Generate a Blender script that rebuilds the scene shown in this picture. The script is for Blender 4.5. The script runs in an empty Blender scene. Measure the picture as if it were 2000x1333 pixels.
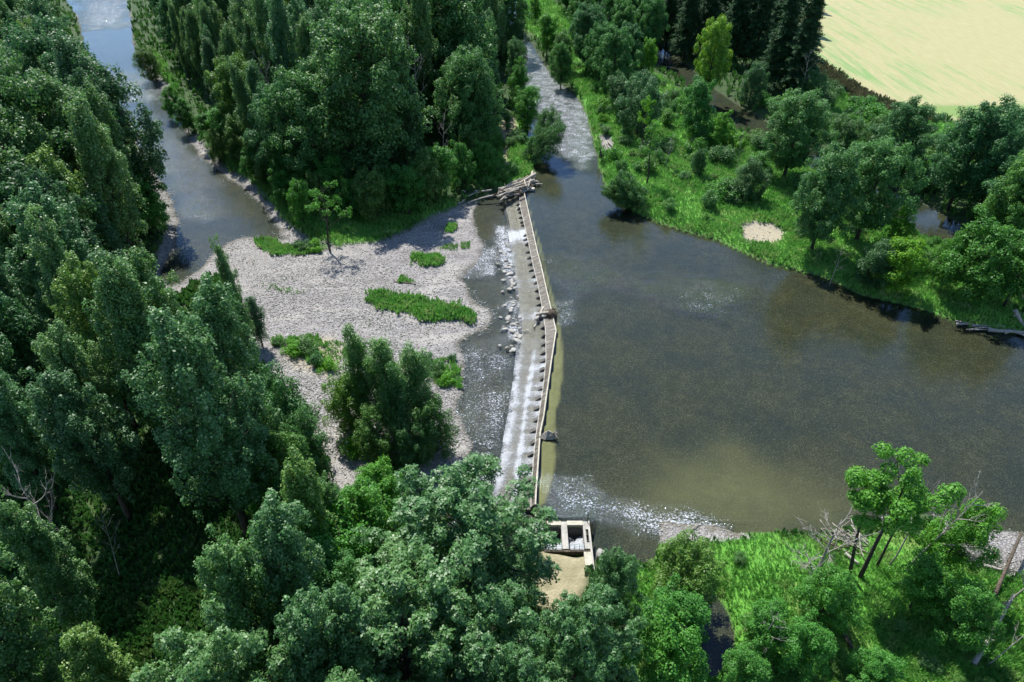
import bpy, math, random
import numpy as np
from mathutils import Vector, Matrix

random.seed(7); RS = np.random.RandomState(7)
C = bpy.context.scene.collection
sc = bpy.context.scene
# ------------------------------------------------------------------ camera, world, sun, exposure
CAMH = 60.0; PITCH = math.radians(36.5); FPX = 1333.0
cam_d = bpy.data.cameras.new('camera'); cam_d.sensor_width = 36.0; cam_d.lens = FPX/2000*36
cam_d.clip_start = 0.5; cam_d.clip_end = 8000
cam = bpy.data.objects.new('camera', cam_d); C.objects.link(cam)
cam.location = (0, 0, CAMH); cam.rotation_euler = (math.pi/2-PITCH, 0, 0)
sc.camera = cam
SUN_EL = math.radians(56); SUN_AZ = math.radians(-24)      # azimuth measured from +Y, negative = left
w = bpy.data.worlds.new("World"); sc.world = w; w.use_nodes = True
nt = w.node_tree; nt.nodes.clear()
sky = nt.nodes.new('ShaderNodeTexSky'); sky.sky_type = 'NISHITA'; sky.sun_disc = False
sky.sun_elevation = SUN_EL; sky.sun_rotation = SUN_AZ; sky.air_density = 1.0; sky.dust_density = 0.1; sky.ozone_density = 3.0
bg = nt.nodes.new('ShaderNodeBackground'); bg.inputs['Strength'].default_value = 0.125
out = nt.nodes.new('ShaderNodeOutputWorld')
nt.links.new(sky.outputs[0], bg.inputs[0]); nt.links.new(bg.outputs[0], out.inputs[0])
sl = bpy.data.lights.new('sun', 'SUN'); sl.energy = 5.0; sl.angle = math.radians(0.53); sl.color = (1.0, 0.965, 0.90)
sun = bpy.data.objects.new('sun', sl); C.objects.link(sun)
sdir = Vector((math.sin(SUN_AZ)*math.cos(SUN_EL), math.cos(SUN_AZ)*math.cos(SUN_EL), math.sin(SUN_EL)))
sun.rotation_euler = sdir.to_track_quat('Z', 'Y').to_euler(); sun.location = sdir*300
sc.view_settings.view_transform = 'Standard'; sc.view_settings.look = 'None'
sc.view_settings.gamma = 1.0; sc.view_settings.exposure = 0.7; sc.view_settings.use_curve_mapping = False
try:
    sc.cycles.max_bounces = 6; sc.cycles.diffuse_bounces = 3; sc.cycles.glossy_bounces = 2
    sc.cycles.transmission_bounces = 4; sc.cycles.transparent_max_bounces = 6
    sc.cycles.caustics_reflective = False; sc.cycles.caustics_refractive = False
except Exception: pass

# ------------------------------------------------------------------ projection of measured picture points on to the land
SP, CP = math.sin(PITCH), math.cos(PITCH)
def G(px, py, z=0.0):
    a = (px-1000.0)/FPX; b = -(py-666.5)/FPX
    dx, dy, dz = a, CP+b*SP, -SP+b*CP
    t = (z-CAMH)/dz
    return (dx*t, dy*t)
def GP(pts, z=0.0): return np.array([G(p[0], p[1], z) for p in pts])

# ------------------------------------------------------------------ numeric helpers
def vnoise(x, y, scale, seed=0):
    x = np.asarray(x, float)/scale; y = np.asarray(y, float)/scale
    xi = np.floor(x).astype(np.int64); yi = np.floor(y).astype(np.int64)
    fx = x-xi; fy = y-yi; fx = fx*fx*(3-2*fx); fy = fy*fy*(3-2*fy)
    def h(i, j):
        n = (i*374761393+j*668265263+seed*974711) & 0x7fffffff
        n = ((n ^ (n >> 13))*1274126177) & 0x7fffffff
        return ((n ^ (n >> 16)) & 0xffff)/65535.0
    a = h(xi, yi); b = h(xi+1, yi); c = h(xi, yi+1); d = h(xi+1, yi+1)
    return (a*(1-fx)+b*fx)*(1-fy)+(c*(1-fx)+d*fx)*fy
def fbm(x, y, scale, seed=0, o=3):
    t = 0; a = 1; s = 0
    for k in range(o):
        t = t+a*vnoise(x, y, scale/2**k, seed+k*17); s += a; a *= .5
    return t/s
def sdist(poly, X, Y):
    """signed distance, positive inside"""
    X = np.asarray(X, float); Y = np.asarray(Y, float)
    d = np.full(X.shape, 1e9); ins = np.zeros(X.shape, bool)
    n = len(poly)
    for i in range(n):
        ax, ay = poly[i]; bx, by = poly[(i+1) % n]
        ex, ey = bx-ax, by-ay; L = ex*ex+ey*ey+1e-9
        t = np.clip(((X-ax)*ex+(Y-ay)*ey)/L, 0, 1)
        dd = (X-ax-t*ex)**2+(Y-ay-t*ey)**2
        d = np.minimum(d, dd)
        c = ((ay > Y) != (by > Y)) & (X < ex*(Y-ay)/(ey if abs(ey) > 1e-9 else 1e-9)+ax)
        ins ^= c
    d = np.sqrt(d)
    return np.where(ins, d, -d)
def inside(poly, x, y): return bool(sdist(poly, np.array([x]), np.array([y]))[0] > 0)
def sstep(a, b, x):
    t = np.clip((x-a)/(b-a), 0, 1); return t*t*(3-2*t)

# ------------------------------------------------------------------ map of the place
LD = -1.15    # water level below the weir
CREST_PX = [(1024,374),(1031,405),(1038,436),(1050,490),(1058,520),(1066,556),(1076,598),(1082,624),(1087,645),(1078,703),(1070,760),(1063,812),(1056,845),(1053,890),(1049,944),(1047,985)]
TOE_PX = [(1013,374),(1016,405),(1024,440),(1035,490),(1041,520),(1050,556),(1058,598),(1062,624),(1065,645),(1066,703),(1060,760),(1052,812),(1047,845),(1042,890),(1038,944),(1036,985)]
MID_PX = [(1001,374),(1003,405),(1012,440),(1020,490),(1026,520),(1034,556),(1040,598),(1044,624),(1046,645),(1041,703),(1032,760),(1025,812),(1021,845),(1015,890),(1008,944),(1004,985)]
LIP_PX = [(985,374),(988,405),(996,440),(1003,490),(1006,520),(1011,556),(1016,598),(1019,624),(1021,645),(1013,703),(1007,760),(999,812),(993,845),(986,890),(974,944),(966,985)]
CREST = GP(CREST_PX, .1); TOE = GP(TOE_PX, -.45); MID = GP(MID_PX, -.8); LIP = GP(LIP_PX, -1.0)
BND = GP([(880,0),(900,50),(930,150),(960,250),(995,320),(1010,350)]+CREST_PX+[(1050,1004),(1060,1017),(1159,1020.5),(1159,1080),(1150,1100),(1120,1200),(1100,1333)])
BND = np.vstack([[[BND[0][0]-40, 460]], BND, [[4, 10]]])
_o = np.argsort(BND[:, 1], kind='stable')
BY, BX = BND[_o, 1], BND[_o, 0]
def bound_x(y): return np.interp(y, BY, BX)

POOL = GP([(1047,990),(1049,944),(1053,890),(1056,845),(1063,812),(1078,703),(1087,645),(1076,598),(1058,520),(1038,436),(1024,374),
 (1044,362),(1046,338),(1036,305),(1032,265),(1034,225),(1028,190),(1016,150),(1008,115),(996,80),(986,45),(990,20),(1000,-15),(1014,-15),
 (1008,35),(1018,60),(1046,95),(1074,145),(1096,165),(1128,192),(1148,228),(1156,270),(1168,315),(1178,352),(1196,388),(1232,412),(1290,438),(1350,455),(1402,470),(1450,492),(1500,515),
 (1560,529),(1622,547),(1680,576),(1740,590),(1800,604),(1850,621),(1900,640),(1950,650),(2020,655),(2300,700),(2900,800),(2900,1120),(2400,1110),(2100,1085),
 (2000,1037),(1940,1038),(1880,1020),(1820,1006),(1740,1000),(1690,1022),(1600,1040),(1520,1041),(1440,1040),(1400,1027),(1340,1022),(1287,1016),(1292,1046),(1284,1075),(1268,1106),
 (1240,1092),(1200,1083),(1158,1082),(1158,1020),(1100,1018),(1062,1016)])
POND = GP([(1372,1160),(1400,1165),(1420,1200),(1432,1240),(1424,1290),(1395,1320),(1360,1310),(1350,1260),(1362,1220),(1352,1185)])
SIDE = GP([(1868,1078),(1900,1088),(1950,1105),(1985,1120),(1960,1125),(1905,1110),(1870,1092)])
SLOUGH = GP([(1250,60),(1300,100),(1345,130),(1390,170),(1440,205),(1500,240),(1560,280),(1640,320),(1700,345),(1760,375),(1830,412),(1880,440),(1960,520),(2010,560),(2100,640),(2100,720),
 (2010,650),(1990,570),(1930,520),(1860,485),(1800,462),(1740,422),(1690,392),(1640,355),(1580,325),(1500,280),(1440,255),(1385,215),(1370,190),(1310,145),(1250,100)])
DOWN = GP([(1030,374),(990,372),(950,385),(928,405),(922,428),(933,454),(950,480),(940,500),(905,545),(918,573),(928,596),(951,606),(958,625),(953,645),(925,652),(900,675),(905,713),(903,766),(888,801),
 (902,836),(925,870),(915,905),(880,935),(850,985),(880,1040),(960,1075),(1000,1080),(1060,1085),(1158,1083),(1158,1020),(1075,1018),(1047,985),(1049,944),(1060,840),(1080,700),(1085,645),(1060,540)], LD)
LRIV = GP([(110,-20),(150,30),(165,95),(215,160),(245,235),(280,300),(320,365),(350,430),(345,480),(310,530),(330,560),(375,535),(420,492),(455,470),(485,463),(552,468),
 (545,445),(512,402),(482,372),(440,345),(408,322),(392,305),(372,280),(362,255),(345,222),(330,195),(310,168),(278,130),(262,100),(258,60),(252,20),(250,-20)], LD)
GRAVEL = GP([(262,100),(300,130),(330,170),(345,200),(360,250),(385,272),(405,285),(440,330),(480,350),(530,398),(556,432),(600,466),(660,486),(740,478),(800,452),(850,424),(900,402),(960,388),(1010,372),
 (1080,560),(1060,985),(960,1010),(840,965),(740,968),(660,965),(645,900),(590,830),(545,760),(500,700),(478,610),(440,540),(350,580),(300,560),(310,500),(330,430),(240,220),(150,30),(150,-30),(250,-30)], LD+.3)
GRAVEL_B = [GP([(1280,1012),(1340,1015),(1400,1022),(1450,1038),(1470,1056),(1400,1064),(1330,1066),(1284,1062)],.1),
            GP([(1700,1000),(1745,992),(1790,1012),(1760,1040),(1725,1032)],.1),
            GP([(1815,1000),(1880,1012),(1945,1040),(2005,1035),(2060,1080),(1990,1130),(1955,1110),(1900,1095),(1865,1080),(1835,1050)],.1),
            GP([(1442,440),(1470,430),(1510,436),(1532,452),(1528,470),(1495,478),(1460,470)],.9),
            GP([(1170,262),(1190,262),(1202,285),(1188,298),(1175,285)],.9)]
GRASS = [GP([(1050,-10),(1000,-10),(1000,30),(1045,70),(1085,95),(1100,130),(1130,180),(1150,226),(1160,275),(1172,320),(1182,352),(1200,388),(1236,410),(1290,436),(1402,468),(1500,512),(1622,544),(1740,586),(1850,618),(1960,648),
             (2010,640),(1980,560),(1900,520),(1800,455),(1740,415),(1640,358),(1560,325),(1500,285),(1430,255),(1380,225),(1290,150),(1230,120),(1180,60)],.9),
         GP([(1225,1082),(1250,1094),(1270,1108),(1290,1055),(1400,1050),(1445,1038),(1600,1042),(1740,1040),(1860,1085),(1960,1118),(2100,1130),(2300,1300),(2300,1700),(1250,1700),(1235,1300),(1230,1200)],.9),
         GP([(400,282),(445,325),(480,345),(530,392),(560,430),(600,462),(660,482),(740,474),(800,448),(850,420),(890,400),(850,380),(780,400),(700,420),(620,400),(560,370),(480,330),(420,275)],-.4),
         GP([(960,240),(1020,235),(1034,300),(1042,335),(1000,350),(950,352),(900,320),(930,280)],.9),
         GP([(300,100),(325,130),(350,185),(335,190),(305,150),(285,120)],-.4),
         GP([(1540,250),(1640,280),(1760,330),(1900,360),(2100,420),(2100,250),(1900,262),(1800,230),(1700,200),(1600,130),(1560,190)],.9)]
FIELD = GP([(1572,108),(1600,118),(1650,150),(1700,184),(1760,208),(1830,228),(1900,241),(2000,240),(2600,235),(2600,-100),(1900,-115),(1570,-120),(1555,-30),(1560,60)],1.2)
BAND = GP([(1700,196),(1800,205),(1950,207),(2200,200),(2200,232),(1990,234),(1900,236),(1830,224)],1.2)
TRACK = GP([(1868,239),(1900,241),(2000,240),(2300,236),(2300,245),(2000,248),(1900,249)],1.2)
STRIP = GP([(1572,108),(1600,118),(1650,150),(1700,184),(1760,208),(1830,228),(1825,240),(1740,226),(1680,205),(1630,172),(1590,142),(1562,122)],1.2)
TRAIL = GP([(980,232),(1000,228),(1012,245),(1000,262),(994,285),(990,305),(994,322),(988,323),(983,302),(986,280),(980,262),(972,248)],.9)
LEDGE = GP([(1024,374),(1038,436),(1058,520),(1076,598),(1087,645),(1078,703),(1063,812),(1055,850),(1049,944),(1047,995),(1064,985),(1078,940),(1086,890),(1084,820),(1092,780),(1098,740),(1100,690),(1094,640),(1086,600),(1074,560),(1064,515),(1056,480),(1042,440),(1030,385)],-.3)
SANDY = [GP([(1300,905),(1420,880),(1560,930),(1680,990),(1650,1050),(1400,1040),(1280,1015),(1260,960)],-.4), LEDGE]
PAD = GP([(1050,1076),(1100,1080),(1150,1082),(1150,1110),(1140,1150),(1120,1180),(1085,1190),(1050,1180),(1045,1130)],.7)
DAMZ = np.vstack([CREST, LIP[::-1]])
STRUCTZ = GP([(1048,1020),(1160,1020),(1160,1079),(1048,1079)], .0)
BARE = [GP([(-40,890),(10,880),(25,930),(10,980),(-40,990)],.3), GP([(30,230),(110,240),(120,285),(40,290)],.3)]
DRY = [GP([(560,685),(640,660),(680,690),(640,740),(580,720)],LD+.6), GRAVEL_B[3]]

def zones(X, Y):
    """height and surface weights at world points"""
    X = np.asarray(X, float); Y = np.asarray(Y, float)
    wob = (fbm(X, Y, 7, 3, 3)-.5)*2.2
    wob2 = (fbm(X, Y, 2.2, 9, 2)-.5)*1.2
    bx = bound_x(Y); right = X > bx
    far = 1+np.clip(Y/250., 0, 1.5)
    sp = np.maximum.reduce([sdist(POOL, X, Y), sdist(POND, X, Y), sdist(SLOUGH, X, Y), sdist(SIDE, X, Y)])
    sd = np.maximum(sdist(DOWN, X, Y), sdist(LRIV, X, Y))
    ledge = sdist(LEDGE, X, Y)
    s = np.where(right, -sp, -sd) + np.where(ledge > -3, 0, np.where(right, .22, .45)*wob+wob2*np.where(right, .35, .5))   # distance from water on land
    gr = sdist(GRAVEL, X, Y)+wob*.7
    gravel = sstep(-.8, .8, gr)
    for g in GRAVEL_B: gravel = np.maximum(gravel, sstep(-.5, .4, sdist(g, X, Y)+wob2*.8))
    grass = np.zeros(X.shape)
    for g in GRASS: grass = np.maximum(grass, sstep(-1.2, 1.0, sdist(g, X, Y)+wob))
    field = sstep(-.5, .5, sdist(FIELD, X, Y)+wob2*.5)
    field = field*(1-.65*sstep(-1.5, 1.5, sdist(BAND, X, Y)+wob2)); grass = np.where(sdist(BAND, X, Y) > -2, np.maximum(grass, .8), grass)
    strip = sstep(-.8, .6, sdist(STRIP, X, Y)+wob2)
    trail = sstep(-.5, .4, sdist(TRAIL, X, Y)+wob2*.5)
    trail = np.maximum(trail, .8*sstep(-.4, .6, sdist(TRACK, X, Y)+wob2*.6))
    pad = sstep(-.6, .6, sdist(PAD, X, Y)+wob2)
    dry = np.zeros(X.shape)
    for g in DRY: dry = np.maximum(dry, sstep(-1.5, 1.5, sdist(g, X, Y)+wob))
    sand = sstep(-.15, .25, ledge+wob2*.35*sstep(-.2,.4,X-bound_x(Y)-1.0))
    sand = np.maximum(sand, .50*sstep(-6, 8, sdist(SANDY[0], X, Y)+wob*3.0))
    lvl = LD+(0-LD)*sstep(-6, 6, X-bx)
    sl = np.maximum(s, 0)
    zg = lvl+.03+np.minimum(.055*sl, .75)+(fbm(X, Y, 6, 21, 3)-.5)*.55*sstep(0, 8, sl)+(fbm(X, Y, 1.2, 5, 2)-.5)*.13
    zl = lvl+.05+.95*(1-np.exp(-sl/1.3))+(fbm(X, Y, 9, 31, 3)-.4)*1.0*sstep(1, 8, sl)
    land = zg*gravel+zl*(1-gravel)
    flat = np.maximum(np.maximum(field, strip), sstep(-4, 0, sdist(BAND, X, Y)))
    land = land*(1-flat)+(1.25)*flat
    land = land*(1-pad)+(.62)*pad
    L0 = np.where(right, 0., LD)
    land = np.where(s > 1.0, np.maximum(land, L0+.12), land)
    dep = np.where(right, .10+.55*(1-np.exp(-np.maximum(-s, 0)/5.)), .06+.42*(1-np.exp(-np.maximum(-s, 0)/3.5)))
    bed = L0-dep+(fbm(X, Y, 5, 41, 3)-.5)*np.where(right, .16, .30)
    bed = np.where(right, np.minimum(bed, -.06), np.where(s < -2.2, np.minimum(bed, LD-.05), bed))
    t = sstep(-.35, .35, s)
    z = bed*(1-t)+land*t
    wet = 1-sstep(-.05, .13, z-L0+(wob2*.05))
    dam = sdist(DAMZ, X, Y) > -.25
    dam |= sdist(STRUCTZ, X, Y) > -.3
    z = np.where(dam, -2.4, z)
    return z, dict(gravel=gravel, grass=grass*(1-gravel), field=field, strip=strip, trail=np.maximum(trail, pad), dry=dry, sand=sand, wet=wet, s=s, right=right, dam=dam)
def hz(x, y): return float(zones(np.array([x]), np.array([y]))[0][0])

# ------------------------------------------------------------------ object helpers
def link(o, parent=None):
    C.objects.link(o)
    if parent is not None: o.parent = parent
    return o
def tag(o, label=None, cat=None, group=None, kind=None):
    if label: o['label'] = label
    if cat: o['category'] = cat
    if group: o['group'] = group
    if kind: o['kind'] = kind
    return o
def empty(name, loc, rz=0, tilt=(0, 0)):
    o = bpy.data.objects.new(name, None); o.empty_display_size = .5
    o.location = loc; o.rotation_euler = (tilt[0], tilt[1], rz)
    return link(o)
def obj(name, me, mat=None, parent=None, loc=None):
    o = bpy.data.objects.new(name, me)
    if mat is not None and len(me.materials) == 0: me.materials.append(mat)
    if loc is not None: o.location = loc
    return link(o, parent)
def np_mesh(name, V, F, mat=None, smooth=False):
    """V (n,3); F (m,k) uniform face size"""
    V = np.asarray(V, np.float32); F = np.asarray(F, np.int32)
    me = bpy.data.meshes.new(name)
    me.vertices.add(len(V)); me.vertices.foreach_set('co', V.ravel())
    k = F.shape[1]
    me.loops.add(F.size); me.loops.foreach_set('vertex_index', F.ravel())
    me.polygons.add(len(F)); me.polygons.foreach_set('loop_start', np.arange(len(F), dtype=np.int32)*k)
    me.update(calc_edges=True)
    if smooth: me.polygons.foreach_set('use_smooth', np.ones(len(F), bool))
    if mat: me.materials.append(mat)
    return me
def setcol(me, name, arr):
    a = me.attributes.new(name, 'FLOAT_COLOR', 'POINT')
    a.data.foreach_set('color', np.asarray(arr, np.float32).ravel())

class MB:
    def __init__(s): s.v = []; s.f = []
    def tube(s, pts, rad, n=6, cap=True):
        pts = [Vector(p) for p in pts]; b0 = len(s.v); up = Vector((.31, .17, .93))
        for i, p in enumerate(pts):
            d = (pts[min(i+1, len(pts)-1)]-pts[max(i-1, 0)])
            d = d.normalized() if d.length > 1e-6 else Vector((0, 0, 1))
            a = d.cross(up)
            if a.length < .1: a = d.cross(Vector((1, 0, 0)))
            a.normalize(); b = d.cross(a)
            for k in range(n):
                t = 2*math.pi*k/n
                s.v.append(p+(a*math.cos(t)+b*math.sin(t))*rad[i])
        for i in range(len(pts)-1):
            for k in range(n):
                k2 = (k+1) % n
                s.f.append((b0+i*n+k, b0+i*n+k2, b0+(i+1)*n+k2, b0+(i+1)*n+k))
        if cap:
            s.f.append(tuple(b0+k for k in range(n-1, -1, -1)))
            s.f.append(tuple(b0+(len(pts)-1)*n+k for k in range(n)))
    def box(s, c, sz, rz=0, bev=0):
        b0 = len(s.v); cx, cy, cz = c; x, y, z = sz[0]/2, sz[1]/2, sz[2]/2
        cr, sr = math.cos(rz), math.sin(rz)
        for dz in (-z, z):
            for dx, dy in ((-x, -y), (x, -y), (x, y), (-x, y)):
                s.v.append(Vector((cx+dx*cr-dy*sr, cy+dx*sr+dy*cr, cz+dz)))
        for q in ((3, 2, 1, 0), (4, 5, 6, 7), (0, 1, 5, 4), (1, 2, 6, 5), (2, 3, 7, 6), (3, 0, 4, 7)):
            s.f.append(tuple(b0+i for i in q))
    def prism(s, quad, z0, z1):
        """quad: list of xy, z0/z1 bottoms and tops, numbers or per-corner lists"""
        n = len(quad); b0 = len(s.v)
        z0 = [z0]*n if np.isscalar(z0) else z0; z1 = [z1]*n if np.isscalar(z1) else z1
        for i in range(n): s.v.append(Vector((quad[i][0], quad[i][1], z0[i])))
        for i in range(n): s.v.append(Vector((quad[i][0], quad[i][1], z1[i])))
        s.f.append(tuple(b0+i for i in range(n-1, -1, -1))); s.f.append(tuple(b0+n+i for i in range(n)))
        for i in range(n):
            j = (i+1) % n; s.f.append((b0+i, b0+j, b0+n+j, b0+n+i))
    def mesh(s, name, mat=None, smooth=False, fix=False):
        me = bpy.data.meshes.new(name); me.from_pydata([tuple(v) for v in s.v], [], s.f)
        if fix:
            import bmesh
            bm = bmesh.new(); bm.from_mesh(me); bmesh.ops.recalc_face_normals(bm, faces=bm.faces); bm.to_mesh(me); bm.free()
        if smooth: me.polygons.foreach_set('use_smooth', np.ones(len(me.polygons), bool))
        if mat: me.materials.append(mat)
        me.update(); return me

# ------------------------------------------------------------------ materials
class NT:
    def __init__(s, name):
        s.m = bpy.data.materials.new(name); s.m.use_nodes = True; s.t = s.m.node_tree; s.t.nodes.clear()
        s.out = s.t.nodes.new('ShaderNodeOutputMaterial')
    def n(s, typ, **kw):
        nd = s.t.nodes.new(typ)
        for k, v in kw.items():
            if k.startswith('i_'):
                key = k[2:].replace('_', ' ')
                nd.inputs[key if key in nd.inputs else int(key)].default_value = v
            else: setattr(nd, k, v)
        return nd
    def l(s, a, b): s.t.links.new(a, b)
    def val(s, x, sock):
        if hasattr(x, 'links') or hasattr(x, 'is_output'): s.l(x, sock)
        else:
            if isinstance(x, (tuple, list)) and len(x) == 3 and sock.type == 'RGBA': x = (*x, 1)
            sock.default_value = x
    def mix(s, f, a, b):
        nd = s.t.nodes.new('ShaderNodeMix'); nd.data_type = 'RGBA'; nd.clamp_factor = True
        s.val(f, nd.inputs[0]); s.val(a, nd.inputs[6]); s.val(b, nd.inputs[7]); return nd.outputs[2]
    def mul(s, a, b): return s.math('MULTIPLY', a, b)
    def math(s, op, a, b=0.0, clamp=False):
        nd = s.t.nodes.new('ShaderNodeMath'); nd.operation = op; nd.use_clamp = clamp
        s.val(a, nd.inputs[0]); s.val(b, nd.inputs[1]); return nd.outputs[0]
    def ramp(s, x, lo, hi):
        nd = s.t.nodes.new('ShaderNodeMapRange'); nd.clamp = True
        s.val(x, nd.inputs[0]); nd.inputs[1].default_value = lo; nd.inputs[2].default_value = hi
        return nd.outputs[0]
    def pos(s):
        return s.t.nodes.new('ShaderNodeNewGeometry').outputs['Position']
    def vscale(s, v, sc_):
        nd = s.t.nodes.new('ShaderNodeVectorMath'); nd.operation = 'MULTIPLY'; s.val(v, nd.inputs[0]); nd.inputs[1].default_value = sc_
        return nd.outputs[0]
    def noise(s, v, scale, detail=3, rough=.55, dist=0):
        nd = s.t.nodes.new('ShaderNodeTexNoise'); s.l(v, nd.inputs['Vector'])
        nd.inputs['Scale'].default_value = scale; nd.inputs['Detail'].default_value = detail
        nd.inputs['Roughness'].default_value = rough; nd.inputs['Distortion'].default_value = dist
        return nd.outputs['Fac']
    def voro(s, v, scale, feat='F1'):
        nd = s.t.nodes.new('ShaderNodeTexVoronoi'); nd.feature = feat; s.l(v, nd.inputs['Vector']); nd.inputs['Scale'].default_value = scale
        return nd
    def bump(s, h, strength=.5, dist=.1, normal=None):
        nd = s.t.nodes.new('ShaderNodeBump'); nd.inputs['Strength'].default_value = strength; nd.inputs['Distance'].default_value = dist
        s.l(h, nd.inputs['Height'])
        if normal is not None: s.l(normal, nd.inputs['Normal'])
        return nd.outputs[0]
    def bsdf(s, col, rough=.8, normal=None, spec=.3):
        nd = s.t.nodes.new('ShaderNodeBsdfPrincipled'); s.val(col, nd.inputs['Base Color']); s.val(rough, nd.inputs['Roughness'])
        nd.inputs['Specular IOR Level'].default_value = spec
        if normal is not None: s.l(normal, nd.inputs['Normal'])
        return nd.outputs[0]
    def done(s, sh): s.l(sh, s.out.inputs[0]); return s.m
    def attr(s, name):
        nd = s.t.nodes.new('ShaderNodeAttribute'); nd.attribute_name = name
        sp = s.t.nodes.new('ShaderNodeSeparateColor'); s.l(nd.outputs['Color'], sp.inputs[0])
        return sp.outputs[0], sp.outputs[1], sp.outputs[2], nd.outputs['Alpha']

def leaf_mat(name, a, b, c, transl=.22, spec=.35, rough=.5):
    """a dark, b mid, c pale leaf colour; small differences per leaf and per tree"""
    t = NT(name)
    g = t.n('ShaderNodeNewGeometry'); oi = t.n('ShaderNodeObjectInfo')
    col = t.mix(t.ramp(g.outputs['Random Per Island'], 0, .75), a, b)
    col = t.mix(t.ramp(g.outputs['Random Per Island'], .80, 1.0), col, c)
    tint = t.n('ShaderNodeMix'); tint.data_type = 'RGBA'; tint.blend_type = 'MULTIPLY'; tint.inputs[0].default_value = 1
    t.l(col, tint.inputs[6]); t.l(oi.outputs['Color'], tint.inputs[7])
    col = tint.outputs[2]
    p = t.bsdf(col, rough, None, spec)
    tr = t.n('ShaderNodeBsdfTranslucent')
    hs = t.n('ShaderNodeHueSaturation'); hs.inputs['Hue'].default_value = .485; hs.inputs['Saturation'].default_value = 1.1; hs.inputs['Value'].default_value = 1.25
    t.l(col, hs.inputs['Color']); t.l(hs.outputs[0], tr.inputs[0])
    mx = t.n('ShaderNodeMixShader'); mx.inputs[0].default_value = transl
    t.l(p, mx.inputs[1]); t.l(tr.outputs[0], mx.inputs[2])
    return t.done(mx.outputs[0])

M = {}
M['leaf_cotton'] = leaf_mat('cottonwood_leaf', (.050,.140,.038), (.108,.240,.074), (.25,.37,.19), .40, .45, .45)
M['leaf_maple'] = leaf_mat('maple_leaf', (.046,.145,.036), (.094,.245,.066), (.18,.34,.12), .42, .35, .5)
M['leaf_alder'] = leaf_mat('alder_leaf', (.050,.165,.030), (.085,.26,.045), (.15,.34,.075), .42, .30, .5)
M['leaf_willow'] = leaf_mat('willow_leaf', (.045,.125,.034), (.085,.20,.058), (.15,.28,.10), .38, .35, .5)
M['needle'] = leaf_mat('fir_needle', (.022,.066,.026), (.036,.105,.038), (.07,.15,.06), .15, .25, .6)

def bark_mat(name, a, b):
    t = NT(name); p = t.pos(); v = t.vscale(p, (1, 1, .25))
    n = t.noise(v, 5, 4); col = t.mix(t.ramp(n, .3, .7), a, b)
    return t.done(t.bsdf(col, .9, t.bump(n, .8, .05), .1))
M['bark'] = bark_mat('bark', (.035,.030,.025), (.085,.075,.062))
M['dead'] = bark_mat('dead_wood', (.22,.20,.175), (.42,.39,.35))
M['log'] = bark_mat('driftwood', (.24,.21,.17), (.50,.46,.39))
M['logdark'] = bark_mat('wet_wood', (.05,.04,.03), (.13,.105,.08))

def grass_mat(name, a, b, c):
    t = NT(name); g = t.n('ShaderNodeNewGeometry')
    p = g.outputs['Position']
    big = t.noise(p, .09, 3, .6); med = t.noise(p, .5, 2)
    col = t.mix(t.ramp(big, .35, .62), a, b)
    col = t.mix(t.mul(t.ramp(med, .50, .70), .75), col, c)
    m2 = t.noise(p, .22, 4, .7); col = t.mix(t.mul(t.ramp(m2, .52, .66), .6), col, (.09, .20, .06))
    col = t.mix(t.mul(t.ramp(g.outputs['Random Per Island'], .5, 1), .45), col, b)
    pr = t.bsdf(col, .6, None, .25); tr = t.n('ShaderNodeBsdfTranslucent'); t.l(col, tr.inputs[0])
    mx = t.n('ShaderNodeMixShader'); mx.inputs[0].default_value = .3
    t.l(pr, mx.inputs[1]); t.l(tr.outputs[0], mx.inputs[2])
    return t.done(mx.outputs[0])
M['grass'] = grass_mat('meadow_grass', (.12,.34,.06), (.20,.44,.09), (.38,.45,.18))
M['undergrowth'] = grass_mat('undergrowth_leaf', (.040,.13,.025), (.075,.20,.04), (.15,.22,.06))

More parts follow.
